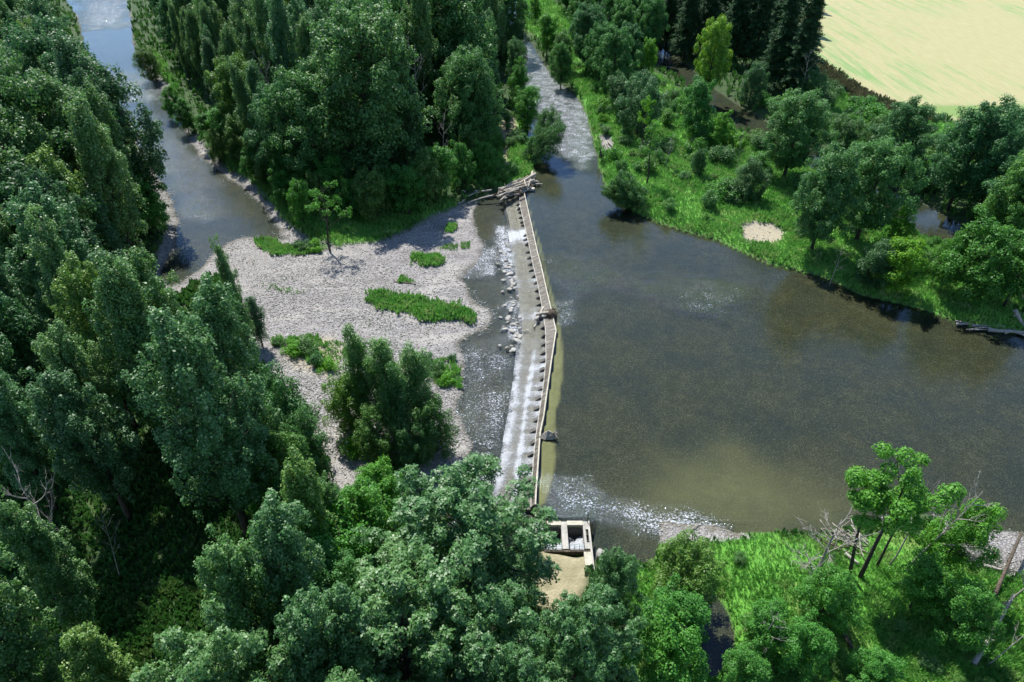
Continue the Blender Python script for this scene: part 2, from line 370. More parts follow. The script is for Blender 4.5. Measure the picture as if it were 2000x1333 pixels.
def ground_mat():
    t = NT('terrain')
    p = t.pos()
    gA = t.attr('zoneA'); gB = t.attr('zoneB')
    gravel, grass, field, sand = gA; trail, wet, strip, dry = gB
    # loose stones, three sizes
    v1 = t.voro(p, 4.6); v2 = t.voro(p, 10.5); v3 = t.voro(p, 1.5)
    cell = t.mix(.5, v1.outputs['Color'], v2.outputs['Color'])
    sep = t.n('ShaderNodeSeparateColor'); t.l(cell, sep.inputs[0])
    tone = t.mix(t.ramp(sep.outputs[0], .2, .85), (.14,.135,.135), (.42,.41,.405))
    big = t.noise(p, .12, 4, .6); med = t.noise(p, .7, 4, .6)
    tone = t.mix(t.mul(t.ramp(sep.outputs[1], .55, .8), .5), tone, (.29,.24,.195))
    gap = t.math('MAXIMUM', t.mul(t.ramp(v1.outputs['Distance'], .45, .75), .6), t.mul(t.ramp(v2.outputs['Distance'], .5, .75), .5))
    drygravel = t.mix(gap, tone, (.055,.05,.05))
    drygravel = t.mix(t.mul(t.ramp(big, .55, .7), .45), drygravel, (.27,.255,.23))
    gs = t.noise(t.vscale(p, (.06, .22, 1)), 1.0, 4, .6, .8)
    drygravel = t.mix(t.mul(t.ramp(gs, .52, .66), .55), drygravel, (.38,.36,.325))
    drygravel = t.mix(t.mul(t.ramp(gs, .42, .30), .5), drygravel, (.13,.12,.11))
    drygravel = t.mix(t.mul(dry, .55), drygravel, (.42,.36,.22))
    # river bed: stones under a brown film of algae
    sepb = t.n('ShaderNodeSeparateColor'); t.l(v2.outputs['Color'], sepb.inputs[0]); bedt = t.mix(t.ramp(sepb.outputs[0], .1, .95), (.022,.021,.013), (.100,.090,.054))
    bedt = t.mix(t.ramp(med, .35, .7), bedt, (.036,.034,.017))
    bedt = t.mix(t.mul(t.ramp(big, .42, .62), .55), bedt, (.018,.026,.024))
    bright = t.ramp(sepb.outputs[2], .86, .95)
    bedt = t.mix(t.mul(bright, .40), bedt, (.20,.185,.135))
    sandc = t.mix(t.ramp(med, .3, .7), (.20,.175,.08), (.27,.24,.12))
    bedt = t.mix(sand, bedt, sandc)
    # forest floor
    floor = t.mix(t.ramp(med, .35, .65), (.020,.045,.014), (.045,.085,.025))
    floor = t.mix(t.mul(t.ramp(big, .5, .7), .6), floor, (.07,.10,.04))
    floor = t.mix(t.mul(dry, .8), floor, (.36,.30,.19))
    gn = t.noise(p, 2.5, 4, .65)
    grs = t.mix(t.ramp(gn, .3, .7), (.06,.20,.025), (.13,.32,.045))
    grs = t.mix(t.mul(t.ramp(big, .55, .7), .6), grs, (.20,.19,.08))
    # hay field with mown rows
    rot = t.n('ShaderNodeMapping'); _a = G(1700, 0); _b = G(1900, 95); rot.inputs['Rotation'].default_value = (0, 0, -math.atan2(_b[1]-_a[1], _b[0]-_a[0])); t.l(p, rot.inputs[0])
    rowv = t.vscale(rot.outputs[0], (.02, .30, 1)); rows = t.noise(rowv, 1.0, 6, .72, .15)
    finev = t.vscale(rot.outputs[0], (.10, 1.6, 1)); fine = t.noise(finev, 1.6, 2, .6)
    fieldc = t.mix(t.ramp(fine, .3, .7), (.30,.275,.14), (.37,.345,.19))
    gmask = t.noise(p, .014, 3, .5)
    fieldc = t.mix(t.mul(t.ramp(rows, .50, .64), t.ramp(gmask, .36, .58)), fieldc, (.17,.28,.10))
    fieldc = t.mix(t.mul(t.ramp(med, .45, .8), .3), fieldc, (.30,.36,.14))
    stripc = t.mix(t.ramp(gn, .3, .7), (.06,.07,.032), (.13,.13,.06))
    trailc = t.mix(t.ramp(med, .3, .7), (.20,.18,.105), (.34,.30,.19)); trailc = t.mix(t.mul(t.ramp(gn, .55, .75), .5), trailc, (.12,.15,.06))
    col = t.mix(grass, floor, grs)
    col = t.mix(strip, col, stripc)
    col = t.mix(field, col, fieldc)
    col = t.mix(gravel, col, drygravel)
    col = t.mix(trail, col, trailc)
    col = t.mix(wet, col, bedt)
    h = t.math('ADD', t.mul(v1.outputs['Distance'], -.9), t.mul(v2.outputs['Distance'], -.5))
    nb = t.bump(h, .55, .10)
    return t.done(t.bsdf(col, .85, nb, .2))
M['terrain'] = ground_mat()

def water_mat(name, tint, amp, fr=1.0):
    t = NT(name); p = t.pos()
    f = t.attr('foam'); riff, foam, flow, _ = f
    v = t.vscale(p, (1, 1.25, 1))
    n1 = t.noise(v, 1.5, 3, .6); n2 = t.noise(v, 5.0, 3, .6); n3 = t.noise(v, 2.2, 4, .7, .6)
    h = t.math('ADD', t.mul(n1, .022*amp), t.mul(n2, .010*amp))
    h = t.math('ADD', h, t.mul(t.mul(n3, .34), riff))
    nb = t.bump(h, 1.0, 1.0)
    fn = t.n('ShaderNodeFresnel'); fn.inputs['IOR'].default_value = 1.333; t.l(nb, fn.inputs['Normal'])
    gl = t.n('ShaderNodeBsdfGlossy'); gl.inputs['Roughness'].default_value = .07; gl.inputs['Color'].default_value = (.66, .80, 1, 1); t.l(nb, gl.inputs['Normal'])  # bluer sky reflection put into the gloss colour
    tr = t.n('ShaderNodeBsdfTransparent'); tr.inputs['Color'].default_value = (*tint, 1)
    mx = t.n('ShaderNodeMixShader'); t.l(t.mul(fn.outputs[0], fr), mx.inputs[0]); t.l(tr.outputs[0], mx.inputs[1]); t.l(gl.outputs[0], mx.inputs[2])
    # broken water: white flecks where it tumbles; on ripples they paint sun glints
    fl = t.noise(v, 4.2, 4, .75, .8)
    lg = t.noise(p, .45, 3, .6, .6); fl = t.math('ADD', t.mul(fl, .80), t.mul(lg, .20))
    mask = t.ramp(t.math('ADD', fl, t.mul(foam, .42)), .66, .76)
    mask = t.mul(t.mul(mask, t.ramp(foam, .02, .12)), .85)
    df = t.n('ShaderNodeBsdfDiffuse'); df.inputs[0].default_value = (.60, .63, .67, 1); t.l(nb, df.inputs['Normal'])
    m2 = t.n('ShaderNodeMixShader'); t.l(mask, m2.inputs[0]); t.l(mx.outputs[0], m2.inputs[1]); t.l(df.outputs[0], m2.inputs[2])
    return t.done(m2.outputs[0])
M['pool'] = water_mat('river_water', (.76, .83, .75), 1.0, 1.15)
M['down'] = water_mat('river_water_shallow', (.84, .90, .90), 1.8, .95)

def apron_water_mat():
    t = NT('white_water'); p = t.pos(); f = t.attr('foam'); foam = f[0]
    v = t.vscale(p, (1, 1.6, 1)); n = t.noise(v, 2.6, 5, .75, .5); n2 = t.noise(p, 9, 3, .7)
    nb = t.bump(t.math('ADD', n, t.mul(n2, .5)), .9, .25)
    m = t.mul(t.ramp(t.math('ADD', t.math('ADD', t.mul(n, .45), t.mul(n2, .75)), t.mul(foam, .46)), .72, 1.04), .92)
    df = t.n('ShaderNodeBsdfDiffuse'); df.inputs[0].default_value = (.50, .52, .55, 1); t.l(nb, df.inputs['Normal'])
    tr = t.n('ShaderNodeBsdfTransparent'); tr.inputs[0].default_value = (.8, .82, .78, 1)
    gl = t.n('ShaderNodeBsdfGlossy'); gl.inputs['Roughness'].default_value = .15; t.l(nb, gl.inputs['Normal'])
    mx = t.n('ShaderNodeMixShader'); mx.inputs[0].default_value = .08; t.l(tr.outputs[0], mx.inputs[1]); t.l(gl.outputs[0], mx.inputs[2])
    m2 = t.n('ShaderNodeMixShader'); t.l(m, m2.inputs[0]); t.l(mx.outputs[0], m2.inputs[1]); t.l(df.outputs[0], m2.inputs[2])
    return t.done(m2.outputs[0])
M['white'] = apron_water_mat()

def concrete_mat(name, a, b, streak=False):
    t = NT(name); p = t.pos()
    n = t.noise(p, 1.2, 5, .65); n2 = t.noise(p, 8, 3, .7)
    col = t.mix(t.ramp(n, .3, .7), a, b)
    if streak:
        st = t.noise(t.vscale(p, (.35, 4.5, .35)), 1.0, 4, .7)
        col = t.mix(t.ramp(st, .54, .70), col, (.42,.41,.38))
    col = t.mix(t.mul(t.ramp(n2, .55, .8), .5), col, tuple(c*.5 for c in a))
    n3 = t.noise(t.vscale(p, (1, 1, .3)), .9, 5, .7, .5); col = t.mix(t.mul(t.ramp(n3, .50, .68), .55), col, tuple(c*.45 for c in a))
    return t.done(t.bsdf(col, .75 if not streak else .45, t.bump(n2, .5, .04), .3))
M['concrete'] = concrete_mat('concrete', (.30,.285,.25), (.44,.42,.375))
M['crest'] = concrete_mat('crest_concrete', (.36,.335,.26), (.50,.47,.38))
M['face'] = concrete_mat('wet_face', (.07,.060,.048), (.14,.125,.10), True)
M['apron'] = concrete_mat('apron_concrete', (.12,.11,.085), (.24,.22,.18))
M['baffle'] = concrete_mat('baffle_concrete', (.06,.057,.05), (.14,.133,.12))
M['paint'] = concrete_mat('rail_paint', (.42,.50,.52), (.55,.62,.64))
def rock_mat():
    t = NT('rock'); p = t.pos(); oi = t.n('ShaderNodeObjectInfo'); g = t.n('ShaderNodeNewGeometry')
    n = t.noise(p, 3, 4, .7)
    col = t.mix(t.ramp(n, .3, .7), (.19,.18,.155), (.35,.335,.30))
    r = t.math('FRACT', t.math('ADD', g.outputs['Random Per Island'], oi.outputs['Random']))
    col = t.mix(t.ramp(r, .3, 1), col, (.36,.35,.32))
    col = t.mix(t.mul(t.ramp(r, .25, 0), .8), col, (.12,.115,.10))
    return t.done(t.bsdf(col, .8, t.bump(n, .6, .05), .25))
M['rock'] = rock_mat()

# ------------------------------------------------------------------ terrain sheet
ys = [18.0]
while ys[-1] < 420: ys.append(ys[-1]+max(.22, ys[-1]*.0075))
rows = np.array([-900, -500, -200, -80, -30, -5, 8]+ys+[440, 480, 540, 640, 800, 1100, 1600, 2400, 3600])
core = np.linspace(-1.2, 1.2, 560)
cols = np.concatenate([[-20, -12, -7, -4.5, -3, -2, -1.6, -1.35], core, [1.35, 1.6, 2, 3, 4.5, 7, 12, 20]])
def hw(y): return 28+.69*np.clip(y, 18, 420)
YY, UU = np.meshgrid(rows, cols, indexing='ij'); XX = UU*hw(YY)
Z, Q = zones(XX, YY)
nr, ncol = XX.shape
idx = np.arange(nr*ncol).reshape(nr, ncol)
F = np.stack([idx[:-1, :-1], idx[:-1, 1:], idx[1:, 1:], idx[1:, :-1]], -1).reshape(-1, 4)
me = np_mesh('ground', np.stack([XX, YY, Z], -1).reshape(-1, 3), F, M['terrain'], True)
setcol(me, 'zoneA', np.stack([Q['gravel'], Q['grass'], Q['field'], Q['sand']], -1).reshape(-1, 4))
setcol(me, 'zoneB', np.stack([Q['trail'], Q['wet'], Q['strip'], Q['dry']], -1).reshape(-1, 4))
tag(obj('ground', me), kind='structure')

# ------------------------------------------------------------------ water sheets
RIFF_POOL = [(GP([(1000,60),(1040,100),(1090,150),(1150,200),(1175,300),(1150,330),(1060,280),(1040,200),(1000,120)]), .9, .40, 4),
             (GP([(1050,515),(1120,520),(1220,545),(1330,560),(1450,580),(1420,600),(1300,585),(1180,560),(1080,542)]), 1.0, .27, 5),  # ripple streak: the foam white paints sun sparkle
             (GP([(1078,945),(1150,955),(1220,985),(1290,1012),(1430,1030),(1290,1040),(1240,1015),(1160,1010),(1085,1008)]), .8, .46, 2.5),  # near ripples: white flecks partly painted sun glints
             (GP([(1080,590),(1120,585),(1130,625),(1085,640)]), .5, .28, 2)]
RIFF_DOWN = [(GP([(150,-30),(250,-30),(250,50),(170,60)],LD), .5, .34, 8),  # left river: foam also stands in for glitter
             (GP([(230,150),(320,160),(330,200),(240,190)],LD), .5, .32, 8),
             (GP([(270,230),(360,260),(390,330),(420,360),(400,420),(330,380)],LD), .4, .22, 8),
             (GP([(905,480),(975,480),(975,545),(905,540)],LD), .8, .42, 2),
             (GP([(965,440),(1002,450),(1010,560),(985,560)],LD), .8, .5, 2),
             (GP([(985,600),(1020,590),(1022,700),(990,660)],LD), .8, .48, 2),
             (GP([(940,760),(1005,760),(985,880),(970,960),(910,940),(930,850)],LD), .9, .40, 4),
             (GP([(890,670),(960,680),(1000,700),(1000,760),(900,740)],LD), .7, .30, 3)]
def water_sheet(name, x0f, x1f, y0, y1, nx, rifs, z, mat, power):
    r = [y0]
    while r[-1] < y1: r.append(r[-1]+max(.45, r[-1]*.012))
    r = np.array(r); u = np.linspace(0, 1, nx)**power
    Yg, Ug = np.meshgrid(r, u, indexing='ij')
    a = x0f(Yg); b = x1f(Yg); Xg = a+(b-a)*Ug
    riff = np.full(Xg.shape, .0); foam = np.zeros(Xg.shape)
    for poly, am, fo, soft in rifs:
        m = sstep(-soft, soft*.6, sdist(poly, Xg, Yg)+(fbm(Xg, Yg, 5, 77)-.5)*soft*2.0)
        riff = np.maximum(riff, m*am); foam = np.maximum(foam, m*fo)
    i = np.arange(Xg.size).reshape(Xg.shape)
    F = np.stack([i[:-1, :-1], i[:-1, 1:], i[1:, 1:], i[1:, :-1]], -1).reshape(-1, 4)
    if (b-a).mean() < 0: F = F[:, ::-1]
    Zg = np.full(Xg.shape, z)
    me = np_mesh(name, np.stack([Xg, Yg, Zg], -1).reshape(-1, 3), F, mat, True)
    setcol(me, 'foam', np.stack([riff, foam, riff*0, riff*0+1], -1).reshape(-1, 4))  # foam channel: tumbling water plus painted sparkle
    return tag(obj(name, me), kind='structure')
water_sheet('river_pool', lambda y: bound_x(y)-.05, lambda y: 60+1.0*np.clip(y, 20, 600), 12, 420, 260, RIFF_POOL, 0.0, M['pool'], 1.35)
water_sheet('river_below_weir', lambda y: bound_x(y)-.35, lambda y: -60-1.0*np.clip(y, 20, 600), 12, 420, 260, RIFF_DOWN, LD, M['down'], 1.35)

# ------------------------------------------------------------------ weir
def resample(line, n):
    d = np.concatenate([[0], np.cumsum(np.hypot(*np.diff(line, axis=0).T))]); t = np.linspace(0, d[-1], n)
    return np.stack([np.interp(t, d, line[:, 0]), np.interp(t, d, line[:, 1])], -1)
def at_y(line, y):
    o = np.argsort(line[:, 1]); return float(np.interp(y, line[o, 1], line[o, 0]))
ytop, ybot = CREST[0][1], CREST[-1][1]
# crest fit: all lines are read by their distance along +Y
weir = empty('weir', (CREST[8][0], CREST[8][1], -1.2))
tag(weir, 'long low concrete weir with a bent crest and a row of baffle blocks', 'weir')
off = Vector(weir.location)
def wobj(name, mb, mat, **k):
    mb.v = [Vector(v)-off for v in mb.v]
    o = obj(name, mb.mesh(name, mat, fix=True), parent=weir); return o
rib = sorted(set([float(a) for a in np.linspace(ybot, ytop, 86)]))
for i in range(len(rib)-1):
    y0, y1 = rib[i]+.02, rib[i+1]-.02
    mb = MB(); j = RS.uniform(-.02, .02)
    mb.prism([(at_y(TOE, y0)+.02, y0), (at_y(CREST, y0)-.17, y0), (at_y(CREST, y1)-.17, y1), (at_y(TOE, y1)+.02, y1)], -1.9,
             [-.42+j, .02+j, .02+j, -.42+j])
    wobj('face_panel', mb, M['face'])
vy = CREST[8][1]
for (a, b) in ((ybot, vy-.02), (vy+.02, ytop)):
    yy = np.linspace(a, b, 24)
    for i in range(0, 23):
        mb = MB(); y0, y1 = yy[i], yy[i+1]-.012; j = RS.uniform(-.012, .012)
        mb.prism([(at_y(CREST, y0)-.16, y0), (at_y(CREST, y0)+.01, y0), (at_y(CREST, y1)+.01, y1), (at_y(CREST, y1)-.16, y1)], -1.9, .10+j)
        wobj('crest_beam', mb, M['crest'])
mb = MB(); yy = np.linspace(ybot, ytop, 40)
for i in range(39):
    y0, y1 = yy[i], yy[i+1]
    mb.prism([(at_y(MID, y0), y0), (at_y(TOE, y0), y0), (at_y(TOE, y1), y1), (at_y(MID, y1), y1)], -1.9, -.82)
wobj('upper_apron', mb, M['apron'])
mb = MB()
for i in range(39):
    y0, y1 = yy[i], yy[i+1]
    mb.prism([(at_y(LIP, y0), y0), (at_y(MID, y0)-.01, y0), (at_y(MID, y1)-.01, y1), (at_y(LIP, y1), y1)], -2.1, -1.0)
wobj('lower_apron', mb, M['apron'])
BAF = [398.5,407.5,414,424,433,439,460,467.5,477,491.5,503,515,527,540,552,566.5,580,593.5,606,622,639,656,672,689.5,704.5,722,740,758.5,778,797.5,820,841,865,887.5,911.7,937,963]
bafy = []
for k, py in enumerate(BAF):
    yb = G(1050, py, -.5)[1]; bafy.append(yb); xt = at_y(TOE, yb)
    wd = .72+RS.uniform(-.16, .16); th = .25+RS.uniform(-.05, .05); hgt = .58+RS.uniform(-.12, .06)
    mb = MB()
    # wedge: upright against the toe, sloping away downstream
    prof = [(xt-.03, -.82), (xt-wd, -.82), (xt-wd, -.70), (xt-.22, -.82+hgt), (xt-.03, -.82+hgt)]
    b0 = 0
    for yy_ in (yb-th, yb+th):
        for (x, z) in prof: mb.v.append(Vector((x, yy_, z)))
    mb.f += [(0, 1, 2, 3, 4), (9, 8, 7, 6, 5)]
    for q in range(5): mb.f.append((q, q+5, (q+1) % 5+5, (q+1) % 5))
    wobj('baffle', mb, M['baffle'])
# thin white curb between face and baffles
mb = MB(); yy = np.linspace(ybot, ytop, 60)
for i in range(59):
    y0, y1 = yy[i], yy[i+1]
    mb.prism([(at_y(TOE, y0)-.02, y0), (at_y(TOE, y0)+.09, y0), (at_y(TOE, y1)+.09, y1), (at_y(TOE, y1)-.02, y1)], -1.5, -.36)
wobj('toe_curb', mb, M['concrete'])
# end block at the far abutment
mb = MB(); cx, cy = G(1030, 371, .2)
mb.box((cx, cy+.3, -.3), (3.0, .9, 1.5), -.05); wobj('abutment', mb, M['concrete'])

# white water running over the apron
n_s, n_t = 520, 46
yv = np.linspace(ybot, ytop, n_s)
P4 = [np.array([at_y(L, y) for y in yv]) for L in (TOE, MID, LIP)]
tt = np.linspace(0, 1, n_t)
Xa = np.zeros((n_s, n_t)); 
for j, t in enumerate(tt):
    Xa[:, j] = np.where(t < .5, P4[0]-.03+(P4[1]-P4[0]-.0)*t*2, P4[1]+(P4[2]-.55-P4[1])*(t-.5)*2) if True else 0
Ya = np.repeat(yv[:, None], n_t, 1)
dT = P4[0][:, None]-Xa; dM = np.abs(Xa-P4[1][:, None]); dL = np.abs(Xa-P4[2][:, None])
bay = np.min(np.abs(yv[:, None]-np.array(bafy)[None, :]), 1)
bayw = sstep(.12, .6, bay)
south = sstep(G(1050, 690)[1]+8, G(1050, 720)[1]-4, yv)       # heavier flow at the near half
lon = fbm(yv, yv*0, 3.2, 5, 3)
far_calm = sstep(G(1050, 470)[1], G(1050, 440)[1], yv)
base = .07+.40*lon+.20*south-.38*far_calm
burst = np.exp(-((yv-G(1010, 452)[1])/2.1)**2)
burst2 = np.exp(-((yv-G(1010, 712)[1])/1.2)**2)*.6+np.exp(-((yv-G(1010, 607)[1])/1.5)**2)*.5
foam = base[:, None]*.55 + (bayw*(.05+1.3*np.clip(lon-.25, 0, 1))*(1-.7*far_calm))[:, None]*np.exp(-dT/1.5) + (.25+.5*south+.15)[:, None]*np.exp(-((dM+(fbm(Xa, Ya, 1.1, 71)-.5)*.5)/.38)**2)*(.2+.45*south)[:, None]+ (.25+.3*south)[:, None]*np.exp(-((dL+(fbm(Xa, Ya, 1.4, 72)-.5)*.8)/.6)**2) + burst[:, None]*1.2 + burst2[:, None]*np.exp(-dT/2.5)
foam = foam*(.45+1.1*fbm(Xa, Ya, 1.1, 8, 3))
zs = np.where(Xa > P4[1][:, None], -.76, -.94)
zs = np.where(Xa < P4[2][:, None]+.02, LD+.06, zs)+(vnoise(Xa, Ya, .5, 4)-.5)*.09+foam.clip(0, 1)*.07+np.exp(-dT/.35)*bayw[:, None]*.22
i = np.arange(Xa.size).reshape(Xa.shape)
F = np.stack([i[:-1, :-1], i[1:, :-1], i[1:, 1:], i[:-1, 1:]], -1).reshape(-1, 4)[:, ::-1]
me = np_mesh('white_water', np.stack([Xa, Ya, zs], -1).reshape(-1, 3), F, M['white'], True)
setcol(me, 'foam', np.stack([foam, foam, foam, foam*0+1], -1).reshape(-1, 4))
tag(obj('white_water', me), kind='stuff', label='white foaming water running over the weir apron', cat='water')

# ------------------------------------------------------------------ intake with two sluice bays
def P3(px, py, z): x, y = G(px, py, z); return x, y
def build_intake():
    z1 = .75
    x0, yb = G(1048, 1076, z1); xl, _ = G(1063, 1072, z1); xa, _ = G(1099, 1072, z1); xb, _ = G(1111, 1072, z1); xc, _ = G(1143, 1072, z1); xd, _ = G(1157, 1072, z1)
    yt = G(1100, 1019, z1)[1]; yb = G(1100, 1072, z1)[1]
    base = empty('intake_structure', ((xa+xb)/2, yb, 0)); tag(base, 'weathered concrete sluice intake with two open bays of churning water behind the big cottonwood', 'sluice')
    o3 = Vector(base.location)
    def part(name, boxes, mat):
        mb = MB()
        for c, s in boxes: mb.box(tuple(Vector(c)-o3), s)
        return obj(name, mb.mesh(name, mat), parent=base)
    D = yt-yb; ym = (yt+yb)/2; zc = (z1-2.4)/2; H = z1+2.4
    part('pier', [(((xa+xb)/2, ym-.02, zc), (xb-xa, D, H))], M['concrete'])
    part('pier', [(((x0+xl)/2, ym-.02, zc), (xl-x0, D, H))], M['concrete'])
    w = xd-xc
    part('pier', [((xc+w*.16, ym, zc), (w*.32, D, H))], M['concrete'])
    part('side_wall', [((xd-w*.14, ym-1.2, zc), (w*.28, D+2.6, H))], M['concrete'])
    part('deck_slab', [((xc+w*.52, yt-.5, z1-.1), (w*.36, 1.0, .2))], M['concrete'])
    part('deck_slab', [((xc+w*.52, yb+.4, z1-.1), (w*.36, .8, .2))], M['concrete'])
    part('head_beam', [(((xb+xc)/2, yt-.28, z1-.05), (xc-xb-.02, .56, .36))], M['crest'])
    part('head_beam', [(((xl+xa)/2, yt-.28, z1-.05), (xa-xl-.02, .56, .36))], M['crest'])
    part('gate', [(((xb+xc)/2, yt-.75, -.4), (xc-xb-.02, .1, 1.7))], M['baffle'])
    part('gate', [(((xl+xa)/2, yt-.75, -.4), (xa-xl-.02, .1, 1.7))], M['baffle'])
    part('sill', [(((xl+xd-w*.3)/2, yb-.17, -.9), (xd-w*.3-xl, .28, 3.1))], M['logdark'])
    part('wing_slab', [((xc+w*.25, yb-1.15, .2), (w*.95, 1.6, 1.0))], M['crest'])
    for k in range(3):
        part('pier_slot', [((xc+w*.52, yb+1.1+k*.75, z1-.25), (w*.34, .09, .3))], M['baffle'])
    # handrails, one to a bay
    for (a, b) in ((xb, xc), (xl, xa)):
        fr = MB()
        for q in (.35, .70, 1.0):
            fr.tube([(a+.04-o3.x, yb+.10-o3.y, z1-.45+q-o3.z), (b-.04-o3.x, yb+.10-o3.y, z1-.45+q-o3.z)], [.024]*2, 6)
        r = obj('handrail', fr.mesh('handrail', M['paint']), parent=base)
        for k in range(4):
            x = a+.08+(b-a-.16)*k/3; pm = MB(); pm.tube([(x-o3.x, yb+.10-o3.y, .0-o3.z), (x-o3.x, yb+.10-o3.y, z1+.56-o3.z)], [.028]*2, 6)
            obj('post', pm.mesh('post', M['paint']), parent=r)
    mb = MB(); mb.tube([(xd-.2-o3.x, yt-.1-o3.y, z1), (xd-.2-o3.x, yt-.1-o3.y, z1+1.5)], [.045]*2, 6); obj('gauge_post', mb.mesh('gauge_post', M['logdark']), parent=base)
    # churning water in the bays
    nx, ny = 40, 50
    for (a, b) in ((xb+.01, xc-.01), (xl+.01, xa-.01)):
        X, Y = np.meshgrid(np.linspace(a, b, nx), np.linspace(yb, yt-.7, ny), indexing='ij')
        v = (Y-yb)/(yt-yb); fo = sstep(.72, .38, v+(fbm(X, Y, .6, 3)-.5)*.5)*1.1
        Zw = -.35-.2*v+fo*.3*fbm(X, Y, .35, 9, 3)
        i = np.arange(X.size).reshape(X.shape); Fq = np.stack([i[:-1, :-1], i[1:, :-1], i[1:, 1:], i[:-1, 1:]], -1).reshape(-1, 4)
        m_ = np_mesh('bay_water', np.stack([X, Y, Zw], -1).reshape(-1, 3), Fq, M['white'], True); setcol(m_, 'foam', np.stack([fo]*4, -1).reshape(-1, 4))
        w_ = obj('churning_water', m_); tag(w_, kind='stuff', label='white churning water in the %s intake bay' % ('right' if a > xa else 'left'), cat='water')
build_intake()

# ------------------------------------------------------------------ plants: leaf cloud
def unit(v): return v/np.maximum(np.linalg.norm(v, axis=-1, keepdims=True), 1e-9)
def leaves(cen, nor, size, k=1, rs=None, w=.36):
    rs = rs or RS; N = len(cen)
    r = unit(rs.normal(size=(N, 3))); t = unit(np.cross(nor, r)); b = np.cross(nor, t)
    Vs = []; size = np.asarray(size).reshape(-1, 1)*np.ones((N, 1))
    for j in range(k):
        a = 2*math.pi*j/k+rs.uniform(-.3, .3, (N, 1))
        d = t*np.cos(a)+b*np.sin(a); s = np.cross(nor, d)
        s0 = 0.0 if k > 1 else -.5
        up = nor*rs.uniform(-.05, .3, (N, 1))
        p0 = cen+d*size*s0; p2 = cen+(d+up*(.6 if k > 1 else .2))*size*(s0+1)
        mid = (p0+p2)/2+nor*size*.08
        Vs.append(np.stack([p0, mid+s*size*w, p2, mid-s*size*w], 1))
    V = np.concatenate(Vs, 0).reshape(-1, 3)
    F = np.arange(len(V)).reshape(-1, 4)
    return V, F
def clump_points(rs, c, ra, rb, n, botkeep=.35, outc=None):
    d = unit(rs.normal(size=(int(n*1.5), 3)))
    keep = (d[:, 2] > -.15) | (rs.uniform(size=len(d)) < botkeep)
    d = d[keep][:n]
    q = rs.uniform(.62, 1.06, (len(d), 1))*(1+.18*np.sin(d[:, :1]*7+c[0]*3)*np.sin(d[:, 1:2]*6+c[1]*3))
    p = np.array(c)+d*q*np.array([ra, ra, rb])
    nn = unit(d*.95+rs.normal(size=d.shape)*.42+np.array([0, 0, .40]))
    return p, nn

def bent(a, b, n, sag, rs):
    a = np.array(a, float); b = np.array(b, float); pts = []
    j = rs.normal(size=3)*np.linalg.norm(b-a)*.06
    for i in range(n+1):
        t = i/n; p = a+(b-a)*t; p = p+j*math.sin(math.pi*t); p[2] += sag*math.sin(math.pi*t)
        pts.append(tuple(p))
    return pts
def broadleaf(name, seed, h, R, cb, n_limb, sweep, ra, rb, nleaf, leaf, prof, k=1, tr=.28, fork=0, extra=.5, leafmat='leaf_cotton'):
    """trunk + limbs mesh, crown mesh. prof(t) gives crown radius share for t in 0..1 over the crown"""
    rs = np.random.RandomState(seed); mb = MB()
    lean = rs.normal(size=2)*h*.03
    def tp(t): return np.array([lean[0]*t*t+math.sin(t*5+seed)*.02*h*t, lean[1]*t*t+math.cos(t*4+seed)*.02*h*t, h*t])
    tpts = [tuple(tp(t)) for t in np.linspace(0, .95, 9)]; tpts[0] = (0, 0, -.6)
    mb.tube(tpts, [tr*(1.25-1.12*t)+.02 for t in np.linspace(0, 1, 9)], 8)
    P, N = [], []
    ga = rs.uniform(0, 6)
    for i in range(n_limb):
        u = (i+.5)/n_limb; u = u**.85
        t0 = cb+(.96-cb)*u
        ga += 2.399+rs.uniform(-.4, .4)
        L = R*prof(u)*rs.uniform(.62, 1.12)
        a = tp(max(cb*.75, t0-sweep*L/h*.8)); az = ga
        tip = tp(t0)+np.array([math.cos(az)*L, math.sin(az)*L, rs.uniform(-.02, .04)*h])
        pts = bent(a, tip, 5, -L*.10*sweep, rs)
        r0 = tr*(1.15-1.05*t0)*.55+.02
        mb.tube(pts, list(np.linspace(r0, .02, 6)), 5, False)
        stations = [(1.0, 1.0)]
        if L > ra*1.2: stations.append((.68, .85))
        if L > ra*2.4: stations.append((.4, .75))
        for (q, scl) in stations:
            c0 = np.array(pts[-1]) if q == 1 else np.array(pts[int(q*5)])
            m = (1 if q < 1 else 2)+int(rs.uniform() < extra*.5)+int(rs.uniform() < extra*.8)
            for _ in range(m):
                c = c0+rs.normal(size=3)*np.array([ra*.8, ra*.8, rb*.55])
                s_ = scl*rs.uniform(.65, 1.2)
                mb.tube([tuple(c0), tuple((c0+c)/2+np.array([0, 0, .1])), tuple(c)], [.03, .02, .01], 3, False)
                p, nn = clump_points(rs, c, ra*s_, rb*s_, int(nleaf*s_**1.6))
                P.append(p); N.append(nn)
    # leader
    for q in range(3):
        p, nn = clump_points(rs, tp(.90+.04*q), ra*(.7-.15*q), rb*(.8-.12*q), int(nleaf*.5)); P.append(p); N.append(nn)
    P = np.concatenate(P); N = np.concatenate(N)
    V, F = leaves(P, N, leaf*rs.uniform(.7, 1.25, len(P)), k, rs)
    return dict(h=h, trunk=mb.mesh(name+'_trunk', M['bark'], True), crown=np_mesh(name+'_crown', V, F, M[leafmat]))

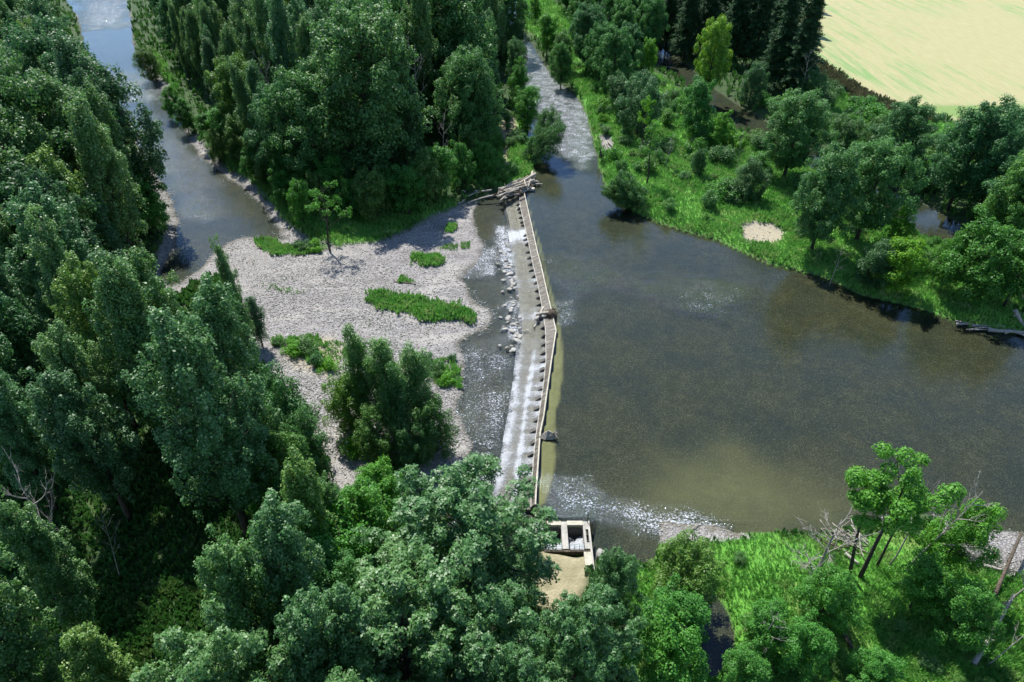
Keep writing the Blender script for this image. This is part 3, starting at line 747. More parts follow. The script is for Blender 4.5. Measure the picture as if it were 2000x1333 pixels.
def fir(name, seed, h, R):
    rs = np.random.RandomState(seed); mb = MB()
    mb.tube([(0, 0, -.5), (0, 0, h*.5), (0, 0, h)], [.38, .22, .03], 7)
    P, N, S = [], [], []
    nz = 46
    for i in range(nz):
        t = .12+.88*i/nz; z = h*t; r = R*(1-t)**.85*rs.uniform(.8, 1.15)+.25
        for b in range(7):
            az = rs.uniform(0, 6.28); L = r*rs.uniform(.65, 1.15)
            d = np.array([math.cos(az), math.sin(az), 0]); sd_ = np.array([-d[1], d[0], 0])
            if L > 1.2: mb.tube([(0, 0, z), tuple(d*L*.5+np.array([0, 0, z-.05*L])), tuple(d*L+np.array([0, 0, z-.28*L]))], [.05, .035, .01], 3, False)
            m = int(10+L*13)
            q = rs.uniform(.15, 1.0, m); wd = (1-q)*.42*L+.12
            c = d*(L*q)[:, None]+sd_*(rs.uniform(-1, 1, m)*wd)[:, None]
            c[:, 2] += z-.28*L*q**1.6+rs.uniform(-.12, .12, m)
            P.append(c); N.append(unit(np.array([0, 0, 1])+rs.normal(size=(m, 3))*.45)); S.append(np.full(m, .62)*rs.uniform(.7, 1.2, m))
    P = np.concatenate(P); N = np.concatenate(N); S = np.concatenate(S)
    V, F = leaves(P, N, S, 2, rs, .16)
    return dict(h=h, trunk=mb.mesh(name+'_trunk', M['bark'], True), crown=np_mesh(name+'_crown', V, F, M['needle']))

def shrub(name, seed, h, R, ncl, nleaf, leaf, mat, ra=.75, k=1):
    rs = np.random.RandomState(seed); mb = MB(); P, N = [], []
    for i in range(ncl):
        az = rs.uniform(0, 6.28); rr = R*math.sqrt(rs.uniform())*.85; zt = h*(1-.55*(rr/R)**2)*rs.uniform(.55, 1.0)
        c = np.array([math.cos(az)*rr, math.sin(az)*rr, zt-ra*.4])
        mb.tube(bent((rs.normal()*.15, rs.normal()*.15, -.2), tuple(c), 4, .1, rs), [.05, .04, .03, .02, .012], 4, False)
        for q in (1.0, .6):
            p, nn = clump_points(rs, c*q, ra*rs.uniform(.7, 1.15), ra*rs.uniform(.8, 1.3), int(nleaf*(1 if q == 1 else .6)), .6); P.append(p); N.append(nn)
    P = np.concatenate(P); N = np.concatenate(N); P[:, 2] = np.maximum(P[:, 2], .05)
    V, F = leaves(P, N, leaf*rs.uniform(.7, 1.25, len(P)), k, rs)
    return dict(h=h, trunk=mb.mesh(name+'_stems', M['bark'], True), crown=np_mesh(name+'_foliage', V, F, M[mat]))

def snag(name, seed, h, mat, nb=9, spread=.35, rtr=.16, leaf=None, twig=1.0):
    """dead tree: trunk and separate branches with twigs"""
    rs = np.random.RandomState(seed); tr = MB()
    lean = rs.normal(size=2)*h*.05
    def tp(t): return np.array([lean[0]*t*t+.03*h*math.sin(4*t+seed), lean[1]*t*t, h*t])
    pts = [tuple(tp(t)) for t in np.linspace(0, 1, 9)]; pts[0] = (0, 0, -.4)
    tr.tube(pts, [rtr*(1.15-1.05*t)+.012 for t in np.linspace(0, 1, 9)], 7)
    brs = []; P, N = [], []
    for i in range(nb):
        mb = MB(); t0 = .35+.6*(i+.5)/nb; az = i*2.4+rs.uniform(-.4, .4); L = h*spread*(1.15-t0*.75)*rs.uniform(.7, 1.2)
        a = tp(t0); tip = a+np.array([math.cos(az)*L, math.sin(az)*L, L*rs.uniform(.35, .9)])
        p = bent(a, tip, 6, -L*.05, rs); mb.tube(p, list(np.linspace(rtr*.38, .018, 7)), 5, False)
        for q in range(int(5*twig)):
            s0 = np.array(p[rs.randint(2, 7)]); d = rs.normal(size=3); d[2] = abs(d[2])*.6; d = d/np.linalg.norm(d)*L*rs.uniform(.2, .42)
            d += (tip-a)*.22; tw = bent(s0, s0+d, 4, 0, rs)
            mb.tube(tw, [.03, .025, .02, .014, .010], 4, False)
            for _ in range(2):
                s1 = np.array(tw[rs.randint(2, 5)]); d2 = rs.normal(size=3)*L*.12+d*.3
                mb.tube([tuple(s1), tuple(s1+d2*.5), tuple(s1+d2)], [.016, .012, .008], 3, False)
            if leaf and rs.uniform() < leaf:
                pp, nn = clump_points(rs, s0+d, .55, .6, 60, .6); P.append(pp); N.append(nn)
        brs.append(mb.mesh(name+'_branch', M[mat], True))
    d = dict(h=h, trunk=tr.mesh(name+'_trunk', M[mat], True), branches=brs, crown=None)
    if P:
        P = np.concatenate(P); N = np.concatenate(N); V, F = leaves(P, N, .22*rs.uniform(.7, 1.2, len(P)), 1, rs); d['crown'] = np_mesh(name+'_crown', V, F, M['leaf_alder'])
    return d

pf_tall = lambda u: (.55+.45*math.sin(math.pi*min(1, u*.9+.12)))*(1-.45*u**3)
pf_col = lambda u: .75+.25*math.sin(math.pi*u)-.5*u**4
pf_round = lambda u: max(.25, math.sin(math.pi*(.18+.74*u))**.7)
pf_top = lambda u: .55+.5*math.sin(math.pi*(u*.8+.1))
PR = {}
PR['cw'] = [broadleaf('cottonwood', 11+i, 28, R, cb, nl, 1.5, .58, 1.25, 88, .28, pf_tall, 1, .32, 0, 1.5) for i, (R, cb, nl) in enumerate([(3.9,.26,60),(3.3,.32,52),(4.5,.30,64),(2.9,.20,56)])]
PR['near'] = [broadleaf('broad_cottonwood', 31+i, 22, R, .35, nl, .8, .68, 1.0, 48, .25, pf_round, 3, .38, 0, 1.9) for i, (R, nl) in enumerate([(6.6,50),(5.6,44)])]
PR['pop'] = [broadleaf('poplar', 41+i, 16, R, .16, 34, 1.1, .85, 1.5, 190, .24, pf_col, 1, .17, 0, .3) for i, R in enumerate([1.7, 2.1])]
PR['maple'] = [broadleaf('maple', 51+i, 17, R, .20, 50, .7, .78, .9, 125, .28, pf_round, 1, .26, 0, 1.2, leafmat='leaf_maple') for i, R in enumerate([5.8, 4.8])]
PR['alder'] = [broadleaf('alder', 61+i, 11, R, .22, 26, .8, .80, .95, 170, .25, pf_round, 1, .13, 0, .4, leafmat='leaf_alder') for i, R in enumerate([2.7, 3.3])]
PR['open'] = [broadleaf('open_crowned_tree', 71+i, 14, R, .74, 5, 1.5, .78, .72, 330, .22, pf_top, 1, .15, 0, .4, leafmat='leaf_alder') for i, R in enumerate([2.6, 1.9])]
PR['willow'] = [broadleaf('willow', 81+i, 9, R, .10, 30, .8, .7, 1.0, 170, .20, pf_round, 1, .12, 0, .4, leafmat='leaf_willow') for i, R in enumerate([2.6, 3.2])]
PR['fir'] = [fir('fir', 91, 34, 6.6), fir('fir', 92, 30, 5.8)]
PR['bush'] = [shrub('bush', 101, 3.0, 2.2, 16, 120, .22, 'leaf_willow'), shrub('bush', 102, 2.2, 2.0, 14, 120, .20, 'leaf_alder', .6), shrub('bush', 103, 3.6, 1.8, 14, 130, .22, 'leaf_maple')]
PR['snag'] = [snag('snag', 111, 9, 'dead', 10, .40, .15, None, 1.2), snag('snag', 112, 12, 'dead', 9, .28, .14, None, .9)]
PR['thin'] = [snag('thin_tree', 121, 12, 'bark', 14, .16, .15, .55, .8)]
PR['sparse'] = [snag('sparse_tree', 131, 12, 'bark', 9, .34, .17, .75, 1.0)]
NAMES = dict(cw='cottonwood_tree', near='cottonwood_tree', pop='poplar_tree', maple='maple_tree', alder='alder_tree', open='riverbank_tree', willow='willow_tree', fir='fir_tree', bush='bush', snag='dead_tree', thin='slender_tree', sparse='slender_tree')
PNAME = {}
NT_ = {'n': 0}
def proj(x, y, z):
    dz = z-CAMH; zc = y*CP-dz*SP; yc = y*SP+dz*CP
    return 1000+FPX*x/zc, 666.5-FPX*yc/zc
CW = ['left edge', 'a tenth across', 'a fifth across', 'three tenths across', 'two fifths across', 'mid width', 'three fifths across', 'seven tenths across', 'four fifths across', 'nine tenths across', 'right edge']
RW = ['top edge', 'a tenth down', 'a fifth down', 'three tenths down', 'two fifths down', 'mid height', 'three fifths down', 'seven tenths down', 'four fifths down', 'nine tenths down', 'bottom edge']
def spot(x, y, z, what=''):
    px, py = proj(x, y, z); a = max(0, min(10, int(round(px/200)))); b = max(0, min(10, int(round(py/133.3))))
    return CW[a]+', '+RW[b]
def plant(kind, var, x, y, h, label, group=None, tint=(1, 1, 1), wid=1.0, rz=None, tilt=(0, 0), cat=None, z=None):
    pr = PR[kind][var % len(PR[kind])]
    zg = (hz(x, y) if z is None else z)-.1
    e = empty(NAMES[kind], (x, y, zg), 0, tilt)
    if '@' in label: label = label.replace('@', spot(x, y, zg+h*.65))
    s = h/pr['h']; rz = RS.uniform(0, 6.28) if rz is None else rz
    e.rotation_euler = (tilt[0], tilt[1], rz) if tilt == (0, 0) else (Matrix.Rotation(tilt[1], 3, 'Y') @ Matrix.Rotation(tilt[0], 3, 'X') @ Matrix.Rotation(rz, 3, 'Z')).to_euler()
    e.scale = (s*wid, s*wid, s)
    dead = kind == 'snag'
    tag(e, label, cat or ('bush' if kind == 'bush' else 'tree'), group)
    link(bpy.data.objects.new('stem' if kind == 'bush' else 'trunk', pr['trunk']), e)
    for b in pr.get('branches', []): link(bpy.data.objects.new('branch', b), e)
    if pr['crown'] is not None:
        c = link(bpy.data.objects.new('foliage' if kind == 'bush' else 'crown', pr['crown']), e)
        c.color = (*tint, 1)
    NT_['n'] += 1
    placed.append((x, y))
    return e
placed = []
def top_at(px, py, h):
    x, y = G(px, py, h+.5); return x, y
def base_at(px, py):
    z = .6
    for _ in range(4):
        x, y = G(px, py, z); z = hz(x, y)
    return x, y
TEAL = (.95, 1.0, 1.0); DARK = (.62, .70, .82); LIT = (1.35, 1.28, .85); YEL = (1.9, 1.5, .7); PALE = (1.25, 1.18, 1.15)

# --- trees known by their tops: (kind, variant, px, py, height, tint, width, label)
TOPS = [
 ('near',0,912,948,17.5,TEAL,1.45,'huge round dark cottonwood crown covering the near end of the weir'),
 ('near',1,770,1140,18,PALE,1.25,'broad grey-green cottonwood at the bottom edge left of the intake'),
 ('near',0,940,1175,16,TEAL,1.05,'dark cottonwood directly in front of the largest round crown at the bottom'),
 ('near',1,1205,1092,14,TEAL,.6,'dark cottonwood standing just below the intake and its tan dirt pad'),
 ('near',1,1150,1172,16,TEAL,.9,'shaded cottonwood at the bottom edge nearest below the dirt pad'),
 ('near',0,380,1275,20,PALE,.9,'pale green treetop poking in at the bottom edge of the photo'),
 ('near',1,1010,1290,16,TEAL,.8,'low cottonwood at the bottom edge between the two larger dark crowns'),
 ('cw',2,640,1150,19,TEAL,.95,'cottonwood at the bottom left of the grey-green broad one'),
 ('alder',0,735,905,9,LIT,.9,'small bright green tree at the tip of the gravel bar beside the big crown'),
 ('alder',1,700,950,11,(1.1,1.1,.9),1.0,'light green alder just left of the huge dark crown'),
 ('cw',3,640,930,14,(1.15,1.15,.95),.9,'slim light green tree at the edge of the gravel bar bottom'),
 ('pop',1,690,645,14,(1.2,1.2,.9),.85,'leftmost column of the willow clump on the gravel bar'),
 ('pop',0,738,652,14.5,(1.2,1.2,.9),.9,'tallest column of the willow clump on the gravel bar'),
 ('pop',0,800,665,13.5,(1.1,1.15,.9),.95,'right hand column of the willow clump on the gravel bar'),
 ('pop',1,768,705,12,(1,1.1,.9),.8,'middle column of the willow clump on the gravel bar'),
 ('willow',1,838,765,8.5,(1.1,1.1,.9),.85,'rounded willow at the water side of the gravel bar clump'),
 ('willow',0,668,730,8.5,(1.6,1.45,.7),.95,'yellow-green willow at the left side of the gravel bar clump'),  # sunlit left side of the clump put into this brighter tint
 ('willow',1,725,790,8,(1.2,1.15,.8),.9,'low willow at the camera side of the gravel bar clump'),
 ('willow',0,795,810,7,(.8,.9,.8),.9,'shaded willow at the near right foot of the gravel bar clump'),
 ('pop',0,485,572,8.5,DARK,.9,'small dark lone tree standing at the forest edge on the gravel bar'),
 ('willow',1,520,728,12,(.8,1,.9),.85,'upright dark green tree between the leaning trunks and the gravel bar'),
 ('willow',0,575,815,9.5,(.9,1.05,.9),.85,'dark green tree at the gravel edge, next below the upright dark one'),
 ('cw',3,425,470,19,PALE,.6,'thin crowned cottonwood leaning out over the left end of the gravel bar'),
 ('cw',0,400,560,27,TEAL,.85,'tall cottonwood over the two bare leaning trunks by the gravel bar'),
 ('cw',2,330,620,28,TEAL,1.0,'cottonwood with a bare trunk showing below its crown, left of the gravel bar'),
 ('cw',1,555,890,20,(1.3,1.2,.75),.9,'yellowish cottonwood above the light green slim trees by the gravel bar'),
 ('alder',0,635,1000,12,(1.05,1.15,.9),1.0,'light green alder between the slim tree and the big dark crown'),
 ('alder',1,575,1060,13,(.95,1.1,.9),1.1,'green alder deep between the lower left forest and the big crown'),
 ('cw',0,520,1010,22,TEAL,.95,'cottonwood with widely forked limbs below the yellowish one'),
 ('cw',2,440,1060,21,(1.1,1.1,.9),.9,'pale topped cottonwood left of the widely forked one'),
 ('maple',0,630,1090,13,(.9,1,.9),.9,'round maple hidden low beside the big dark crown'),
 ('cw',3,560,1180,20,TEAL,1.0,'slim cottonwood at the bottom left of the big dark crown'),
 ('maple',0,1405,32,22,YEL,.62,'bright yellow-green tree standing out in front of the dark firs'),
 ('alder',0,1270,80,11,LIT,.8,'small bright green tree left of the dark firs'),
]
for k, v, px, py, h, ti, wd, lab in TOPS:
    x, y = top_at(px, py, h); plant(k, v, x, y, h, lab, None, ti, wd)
# --- trees known by their feet
LEAN = lambda a, b: (math.radians(a), math.radians(b))
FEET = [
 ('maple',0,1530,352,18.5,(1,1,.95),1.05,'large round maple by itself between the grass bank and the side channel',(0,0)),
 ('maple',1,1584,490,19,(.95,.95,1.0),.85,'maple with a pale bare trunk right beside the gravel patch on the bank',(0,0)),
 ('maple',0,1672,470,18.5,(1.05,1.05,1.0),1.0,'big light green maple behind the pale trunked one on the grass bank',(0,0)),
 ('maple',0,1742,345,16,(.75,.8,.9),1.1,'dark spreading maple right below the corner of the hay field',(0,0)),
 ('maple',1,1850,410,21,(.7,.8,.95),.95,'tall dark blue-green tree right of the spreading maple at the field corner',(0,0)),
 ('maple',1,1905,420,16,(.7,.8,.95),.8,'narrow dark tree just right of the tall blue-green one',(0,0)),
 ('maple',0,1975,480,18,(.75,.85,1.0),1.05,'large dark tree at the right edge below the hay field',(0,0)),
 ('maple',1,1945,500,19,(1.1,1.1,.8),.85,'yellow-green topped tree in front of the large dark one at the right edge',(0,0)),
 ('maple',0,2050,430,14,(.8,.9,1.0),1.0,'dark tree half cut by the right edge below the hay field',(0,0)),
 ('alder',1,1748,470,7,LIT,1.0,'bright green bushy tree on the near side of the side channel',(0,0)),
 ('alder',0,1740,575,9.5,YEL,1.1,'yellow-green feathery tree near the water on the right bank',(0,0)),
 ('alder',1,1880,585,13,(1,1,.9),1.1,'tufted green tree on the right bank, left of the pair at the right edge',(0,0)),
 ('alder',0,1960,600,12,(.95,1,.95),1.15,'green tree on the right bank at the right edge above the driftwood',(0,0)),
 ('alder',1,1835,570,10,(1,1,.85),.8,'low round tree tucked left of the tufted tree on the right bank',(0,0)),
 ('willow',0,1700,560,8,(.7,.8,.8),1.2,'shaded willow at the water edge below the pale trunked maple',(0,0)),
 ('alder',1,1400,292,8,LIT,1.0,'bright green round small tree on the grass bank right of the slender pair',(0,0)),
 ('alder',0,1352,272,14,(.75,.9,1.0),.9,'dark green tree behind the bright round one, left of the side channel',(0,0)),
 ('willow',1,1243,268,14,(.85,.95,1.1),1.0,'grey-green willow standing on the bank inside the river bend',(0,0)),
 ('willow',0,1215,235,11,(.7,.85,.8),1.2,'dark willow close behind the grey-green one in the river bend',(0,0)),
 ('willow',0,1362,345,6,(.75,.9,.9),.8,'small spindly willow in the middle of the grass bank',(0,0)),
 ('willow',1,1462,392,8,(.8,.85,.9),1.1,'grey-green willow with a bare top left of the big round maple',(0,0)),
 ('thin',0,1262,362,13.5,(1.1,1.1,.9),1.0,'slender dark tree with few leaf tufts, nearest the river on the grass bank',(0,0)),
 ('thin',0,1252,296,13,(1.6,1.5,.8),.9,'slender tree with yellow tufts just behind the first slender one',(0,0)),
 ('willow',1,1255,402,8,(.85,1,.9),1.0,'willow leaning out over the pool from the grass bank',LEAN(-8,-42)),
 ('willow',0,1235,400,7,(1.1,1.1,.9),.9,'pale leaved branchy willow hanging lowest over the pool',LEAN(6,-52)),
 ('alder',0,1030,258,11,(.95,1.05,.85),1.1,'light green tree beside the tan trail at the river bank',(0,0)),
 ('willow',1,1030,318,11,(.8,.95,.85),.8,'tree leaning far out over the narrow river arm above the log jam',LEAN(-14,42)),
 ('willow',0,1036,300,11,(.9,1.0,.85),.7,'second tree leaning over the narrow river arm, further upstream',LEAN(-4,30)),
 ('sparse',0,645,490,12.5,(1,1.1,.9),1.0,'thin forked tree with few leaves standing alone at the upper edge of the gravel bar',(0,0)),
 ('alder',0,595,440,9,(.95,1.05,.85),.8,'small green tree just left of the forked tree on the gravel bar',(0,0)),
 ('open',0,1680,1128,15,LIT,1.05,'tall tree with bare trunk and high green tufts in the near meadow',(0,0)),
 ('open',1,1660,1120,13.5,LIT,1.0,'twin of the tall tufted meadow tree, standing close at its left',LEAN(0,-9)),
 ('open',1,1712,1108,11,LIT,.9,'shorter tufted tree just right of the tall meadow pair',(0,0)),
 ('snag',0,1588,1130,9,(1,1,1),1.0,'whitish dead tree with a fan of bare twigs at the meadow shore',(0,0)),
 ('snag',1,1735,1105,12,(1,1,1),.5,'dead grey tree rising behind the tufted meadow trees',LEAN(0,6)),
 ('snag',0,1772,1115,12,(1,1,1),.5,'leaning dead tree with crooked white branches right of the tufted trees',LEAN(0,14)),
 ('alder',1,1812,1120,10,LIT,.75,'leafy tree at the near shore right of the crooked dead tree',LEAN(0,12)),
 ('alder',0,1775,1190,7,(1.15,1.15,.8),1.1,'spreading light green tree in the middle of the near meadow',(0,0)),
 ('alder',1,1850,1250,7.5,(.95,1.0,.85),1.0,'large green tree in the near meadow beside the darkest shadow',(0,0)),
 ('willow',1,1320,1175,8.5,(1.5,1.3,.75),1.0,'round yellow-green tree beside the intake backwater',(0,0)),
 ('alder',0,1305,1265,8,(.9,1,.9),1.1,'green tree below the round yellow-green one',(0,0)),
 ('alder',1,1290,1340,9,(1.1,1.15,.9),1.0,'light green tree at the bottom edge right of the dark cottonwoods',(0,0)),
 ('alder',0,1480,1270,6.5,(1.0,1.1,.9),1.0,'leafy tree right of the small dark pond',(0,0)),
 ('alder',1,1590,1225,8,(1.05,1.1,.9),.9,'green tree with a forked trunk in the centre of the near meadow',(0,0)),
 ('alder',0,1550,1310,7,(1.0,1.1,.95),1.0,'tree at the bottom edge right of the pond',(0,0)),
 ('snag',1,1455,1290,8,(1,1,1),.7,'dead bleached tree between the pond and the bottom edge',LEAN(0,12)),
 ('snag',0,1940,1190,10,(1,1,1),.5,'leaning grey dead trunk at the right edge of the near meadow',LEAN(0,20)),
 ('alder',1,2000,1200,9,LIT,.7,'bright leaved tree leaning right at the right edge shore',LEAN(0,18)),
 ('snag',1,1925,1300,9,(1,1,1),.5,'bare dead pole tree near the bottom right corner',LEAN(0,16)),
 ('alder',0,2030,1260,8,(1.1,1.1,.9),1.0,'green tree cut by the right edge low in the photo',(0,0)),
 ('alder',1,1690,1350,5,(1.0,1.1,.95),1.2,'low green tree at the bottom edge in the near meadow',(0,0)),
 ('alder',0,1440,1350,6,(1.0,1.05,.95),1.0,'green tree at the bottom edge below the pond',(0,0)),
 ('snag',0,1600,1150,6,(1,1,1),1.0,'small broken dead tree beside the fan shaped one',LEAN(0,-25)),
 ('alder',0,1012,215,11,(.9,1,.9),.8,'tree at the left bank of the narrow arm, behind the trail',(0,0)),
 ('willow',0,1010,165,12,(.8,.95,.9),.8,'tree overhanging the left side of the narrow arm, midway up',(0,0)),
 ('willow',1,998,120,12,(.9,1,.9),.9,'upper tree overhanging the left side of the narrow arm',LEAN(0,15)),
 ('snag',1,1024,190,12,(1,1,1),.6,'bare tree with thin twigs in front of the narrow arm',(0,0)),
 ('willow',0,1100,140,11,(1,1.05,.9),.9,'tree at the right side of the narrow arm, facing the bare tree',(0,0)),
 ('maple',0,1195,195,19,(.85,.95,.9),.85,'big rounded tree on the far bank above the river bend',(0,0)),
 ('maple',1,1095,175,13,(1,1.05,.95),.8,'grey-green tree at the water edge where the river arm narrows',(0,0)),
 ('alder',0,1068,112,13,(1,1.1,.85),1.0,'bright tree on the right bank high up the narrow arm',(0,0)),
 ('alder',1,1045,45,9,(.9,1,.8),.8,'lone small tree in the grass at the top of the narrow arm',(0,0)),
 ('willow',0,1462,208,11,(.7,.85,.95),.9,'small dark blue-green tree below the firs beside the channel',(0,0)),
 ('willow',1,1580,200,8,(.9,1,1),1.3,'grey-green bushy tree at the end of the bare strip by the field',(0,0)),
 ('willow',0,1640,315,9,(1,1,.95),1.2,'willow on the far side of the channel behind the round maple',(0,0)),
 ('willow',1,1575,262,8,(.7,.85,.95),1.2,'dark low willow on the far bank of the channel',(0,0)),
 ('willow',0,1700,300,8,(1.1,1.1,.9),1.0,'pale willow just left of the spreading maple',(0,0)),
 ('thin',0,1018,215,14,(1,1,1),.8,'bare slender tree on the bank of the narrow arm above the trail',(0,0)),
 ('snag',1,866,350,14,(1,1,1),.6,'tall pale dead trunk inside the dark forest behind the gravel bar',(0,0)),
 ('snag',0,150,1130,15,(1,1,1),.55,'dead tree with curling white branches in the lower left forest',(0,0)),
 ('snag',1,235,1130,11,(1,1,1),.35,'leaning dead pole right of the curling white dead tree',LEAN(0,10)),
]
for k, v, px, py, h, ti, wd, lab, tl in FEET:
    x, y = base_at(px, py); plant(k, v, x, y, h, lab, None, ti, wd, tilt=tl)
for i, (px, py, h, rg) in enumerate([(700,330,24,'middle of the central forest'),(560,300,22,'left part of the central forest'),(820,300,24,'right part of the central forest'),(1170,120,17,'wood left of the firs'),(1300,330,8,'grass bank bushes'),(1440,330,9,'grass bank beside the round maple'),(1620,560,8,'shaded corner of the grass bank'),(1560,200,14,'foot of the corner fir')]):
    x, y = base_at(px, py); plant('snag', 1, x, y, h, 'thin bare grey trunk standing in the %s' % rg, None, (1, 1, 1), .55, z=None)
# firs
FIRS = [(1300,95,31),(1335,120,33),(1375,110,35),(1425,130,34),(1470,135,33),(1510,175,33),(1548,188,34),(1560,150,31),(1350,65,32),(1400,70,33),(1455,80,34),(1520,100,33),(1545,60,30),(1280,60,30),(1330,30,30),(1390,25,31),(1440,30,31),(1500,40,32),(1555,15,30),(1600,0,0)]
for i, (px, py, h) in enumerate(FIRS):
    if h == 0: continue
    x, y = base_at(px, py)
    lab = {6: 'dark fir at the very corner of the hay field, nearest to it', 5: 'dark fir just left of the corner fir', 0: 'leftmost front fir of the dark stand', 2: 'front row fir right behind the bright yellow-green tree'}.get(i, 'tall dark fir in the stand, @')
    plant('fir', i, x, y, h, lab, 'dark firs beside the hay field' if '@' in lab else None, (1, 1, 1), RS.uniform(.9, 1.15))

# --- forests filled tree by tree
LFOR = GP([(-220,-60),(90,-60),(95,60),(115,130),(150,205),(185,280),(225,340),(265,410),(300,470),(280,540),(300,610),(325,640),(335,680),(355,760),(385,850),(435,940),(490,1030),(550,1120),(620,1220),(700,1320),(800,1600),(820,2100),(-220,2100)],.3)
CFOR = GP([(300,-60),(310,60),(335,120),(370,165),(400,215),(440,265),(480,310),(520,350),(590,385),(660,405),(760,400),(840,372),(900,340),(940,300),(955,245),(985,200),(1000,150),(992,100),(978,45),(985,-10),(985,-60)],.3)
RFOR = GP([(1105,30),(1130,140),(1180,185),(1260,160),(1290,120),(1290,60),(1270,-60),(1100,-60)],.5)
EFOR = GP([(1990,470),(1930,455),(1900,420),(1960,330),(2100,330),(2300,420),(2300,640),(2120,640),(2040,590)],.5)
def fill(poly, space, kinds, hfun, labf, y1=400, avoid=5.0):
    x0, y0 = poly.min(0); x1, ym = poly.max(0); ym = min(ym, y1); n = 0
    yy_ = max(y0, 4); r = 0
    while yy_ < ym:
        xx_ = x0+(r % 2)*space*.5
        while xx_ < x1:
            x = xx_+RS.uniform(-.33, .33)*space; y = yy_+RS.uniform(-.33, .33)*space
            xx_ += space
            if x < -(.603*max(y, 5)+23) or x > .603*y+30: continue
            if not inside(poly, x, y): continue
            if any((x-a)**2+(y-b)**2 < avoid**2 for a, b in placed): continue
            k, v, ti, wd = kinds(x, y); h = hfun(x, y)
            lab, grp = labf(x, y, k, ti); plant(k, v, x, y, h, lab, grp, ti, wd); n += 1
        yy_ += space*.87; r += 1
    return n
TINTS = [((.88, 1.0, 1.1), 'blue-green'), ((1.05, 1.05, .9), 'mid green'), ((.72, .8, .85), 'dark green'), ((1.35, 1.22, 1.15), 'silvery green'), ((1.45, 1.25, .75), 'yellowish green')]
def tname(t):
    for a, b in TINTS:
        if a == t: return b
    return 'green'
def kl(x, y):
    u = RS.uniform()
    ti = TINTS[RS.choice(5, p=[.26, .28, .14, .19, .13])][0]
    if u < .80: return 'cw', RS.randint(4), ti, RS.uniform(.9, 1.2)
    return 'maple', RS.randint(2), (ti[0]*.8, ti[1]*.75, ti[2]*.9), RS.uniform(.8, 1.0)
def hl(x, y): return (16+10*min(1, max(0, (y-25)/70)))+6*vnoise(x, y, 18, 3)+RS.uniform(-4, 3)
def where_l(y):
    if y > 250: return 'beside the river at the top left corner'
    if y > 175: return 'on the left bank opposite the river bend'
    if y > 120: return 'left of the long gravel bar'
    if y > 85: return 'in the middle of the left forest'
    if y > 60: return 'in the lower left forest'
    return 'near the bottom left corner'
def labl(x, y, k, ti):
    kd = 'cottonwood' if k == 'cw' else 'maple'; a = tname(ti) if k == 'cw' else 'dark leaved'
    side = 'at the outer edge' if not inside(LFOR, x+7, y-2) else 'among its neighbours'
    w_ = where_l(y); return '%s %s, left forest, @' % (a, kd), '%s trees %s' % (kd, w_)
n1 = fill(LFOR, 7.9, kl, hl, labl, 320, 5.2)
def kc(x, y):
    u = RS.uniform(); ti = TINTS[RS.choice(5, p=[.27, .27, .24, .13, .09])][0]
    if x > -45 and u < .28: return 'maple', RS.randint(2), (.95, .95, .95), RS.uniform(.8, 1.05)
    if u < .85: return 'cw', RS.randint(4), ti, RS.uniform(.68, .95)
    return 'maple', RS.randint(2), (ti[0]*.8, ti[1]*.8, ti[2]*.9), RS.uniform(.8, 1.0)
def hc(x, y): 
    s = float(sdist(CFOR, np.array([x]), np.array([y]))[0])
    return (20 if s < 6 else 29)+5*vnoise(x, y, 30, 5)+RS.uniform(-3, 3)
def labc(x, y, k, ti):
    kd = 'cottonwood' if k == 'cw' else 'maple'; a = tname(ti) if k == 'cw' else 'rounded dark'
    s = float(sdist(CFOR, np.array([x]), np.array([y]))[0])
    d = 'front row of the central forest' if (s < 8 and y < 190) else ('deep in the central forest' if y < 260 else 'far back in the central forest at the top edge')
    sd_ = 'left part by the bending river' if x < -90 else ('middle part' if x < -40 else 'right part near the narrow arm')
    return '%s %s, central forest, @' % (a, kd), 'central forest %ss, %s' % (kd, sd_)
n2 = fill(CFOR, 9.8, kc, hc, labc, 320, 5.0)
n3 = fill(RFOR, 10.5, lambda x, y: ('maple', RS.randint(2), [(.8,.95,.9),(1,1.05,.9),(.7,.8,.95)][RS.randint(3)], RS.uniform(.75, 1.0)), lambda x, y: 15+RS.uniform(-2, 6),
     lambda x, y, k, t: ('rounded maple left of the firs, @', 'maples between the arm and the firs'), 400, 6)
n4 = fill(EFOR, 9, lambda x, y: ('maple', RS.randint(2), (.75,.85,.95), .95), lambda x, y: 12+RS.uniform(-2, 3),
     lambda x, y, k, t: ('dark maple beyond the channel, @', 'maples at the right edge'), 260, 6)
# understorey alders along the foot of the central forest
for i, (px, py) in enumerate([(300,160),(345,235),(370,262),(430,318),(452,300),(500,350),(530,362),(560,400),(575,380),(625,420),(655,400),(690,425),(730,430),(765,410),(800,420),(830,400),(860,385),(900,365),(925,330),(945,345),(415,285),(480,320),(610,395),(935,290)]):
    x, y = base_at(px, py); h = RS.uniform(6.5, 11)
    plant('alder' if i % 3 else 'willow', i, x, y, h, 'low %s tree below central forest, @' % (('yellow-green', 'green', 'dark green')[i % 3]), 'understorey trees at the foot of the central forest', ((1.2,1.1,.8), (.9,1,.9), (.7,.85,.8))[i % 3], RS.uniform(.9, 1.2))
for i, (px, py) in enumerate([(178,185),(150,215),(215,230),(238,290),(205,260),(180,165),(250,330),(400,800),(430,840),(460,890),(440,930),(500,930),(560,985),(380,770),(120,640),(600,1040),(540,1000),(300,450)]):
    x, y = base_at(px, py); h = RS.uniform(6, 11)
    plant('alder' if i % 3 else 'willow', i, x, y, h, 'low %s tree under left forest, @' % (('bright green', 'green')[i % 2]), 'understorey trees along the left forest edge', ((1.2,1.2,.8), (.85,1,.9))[i % 2], RS.uniform(.9, 1.2))
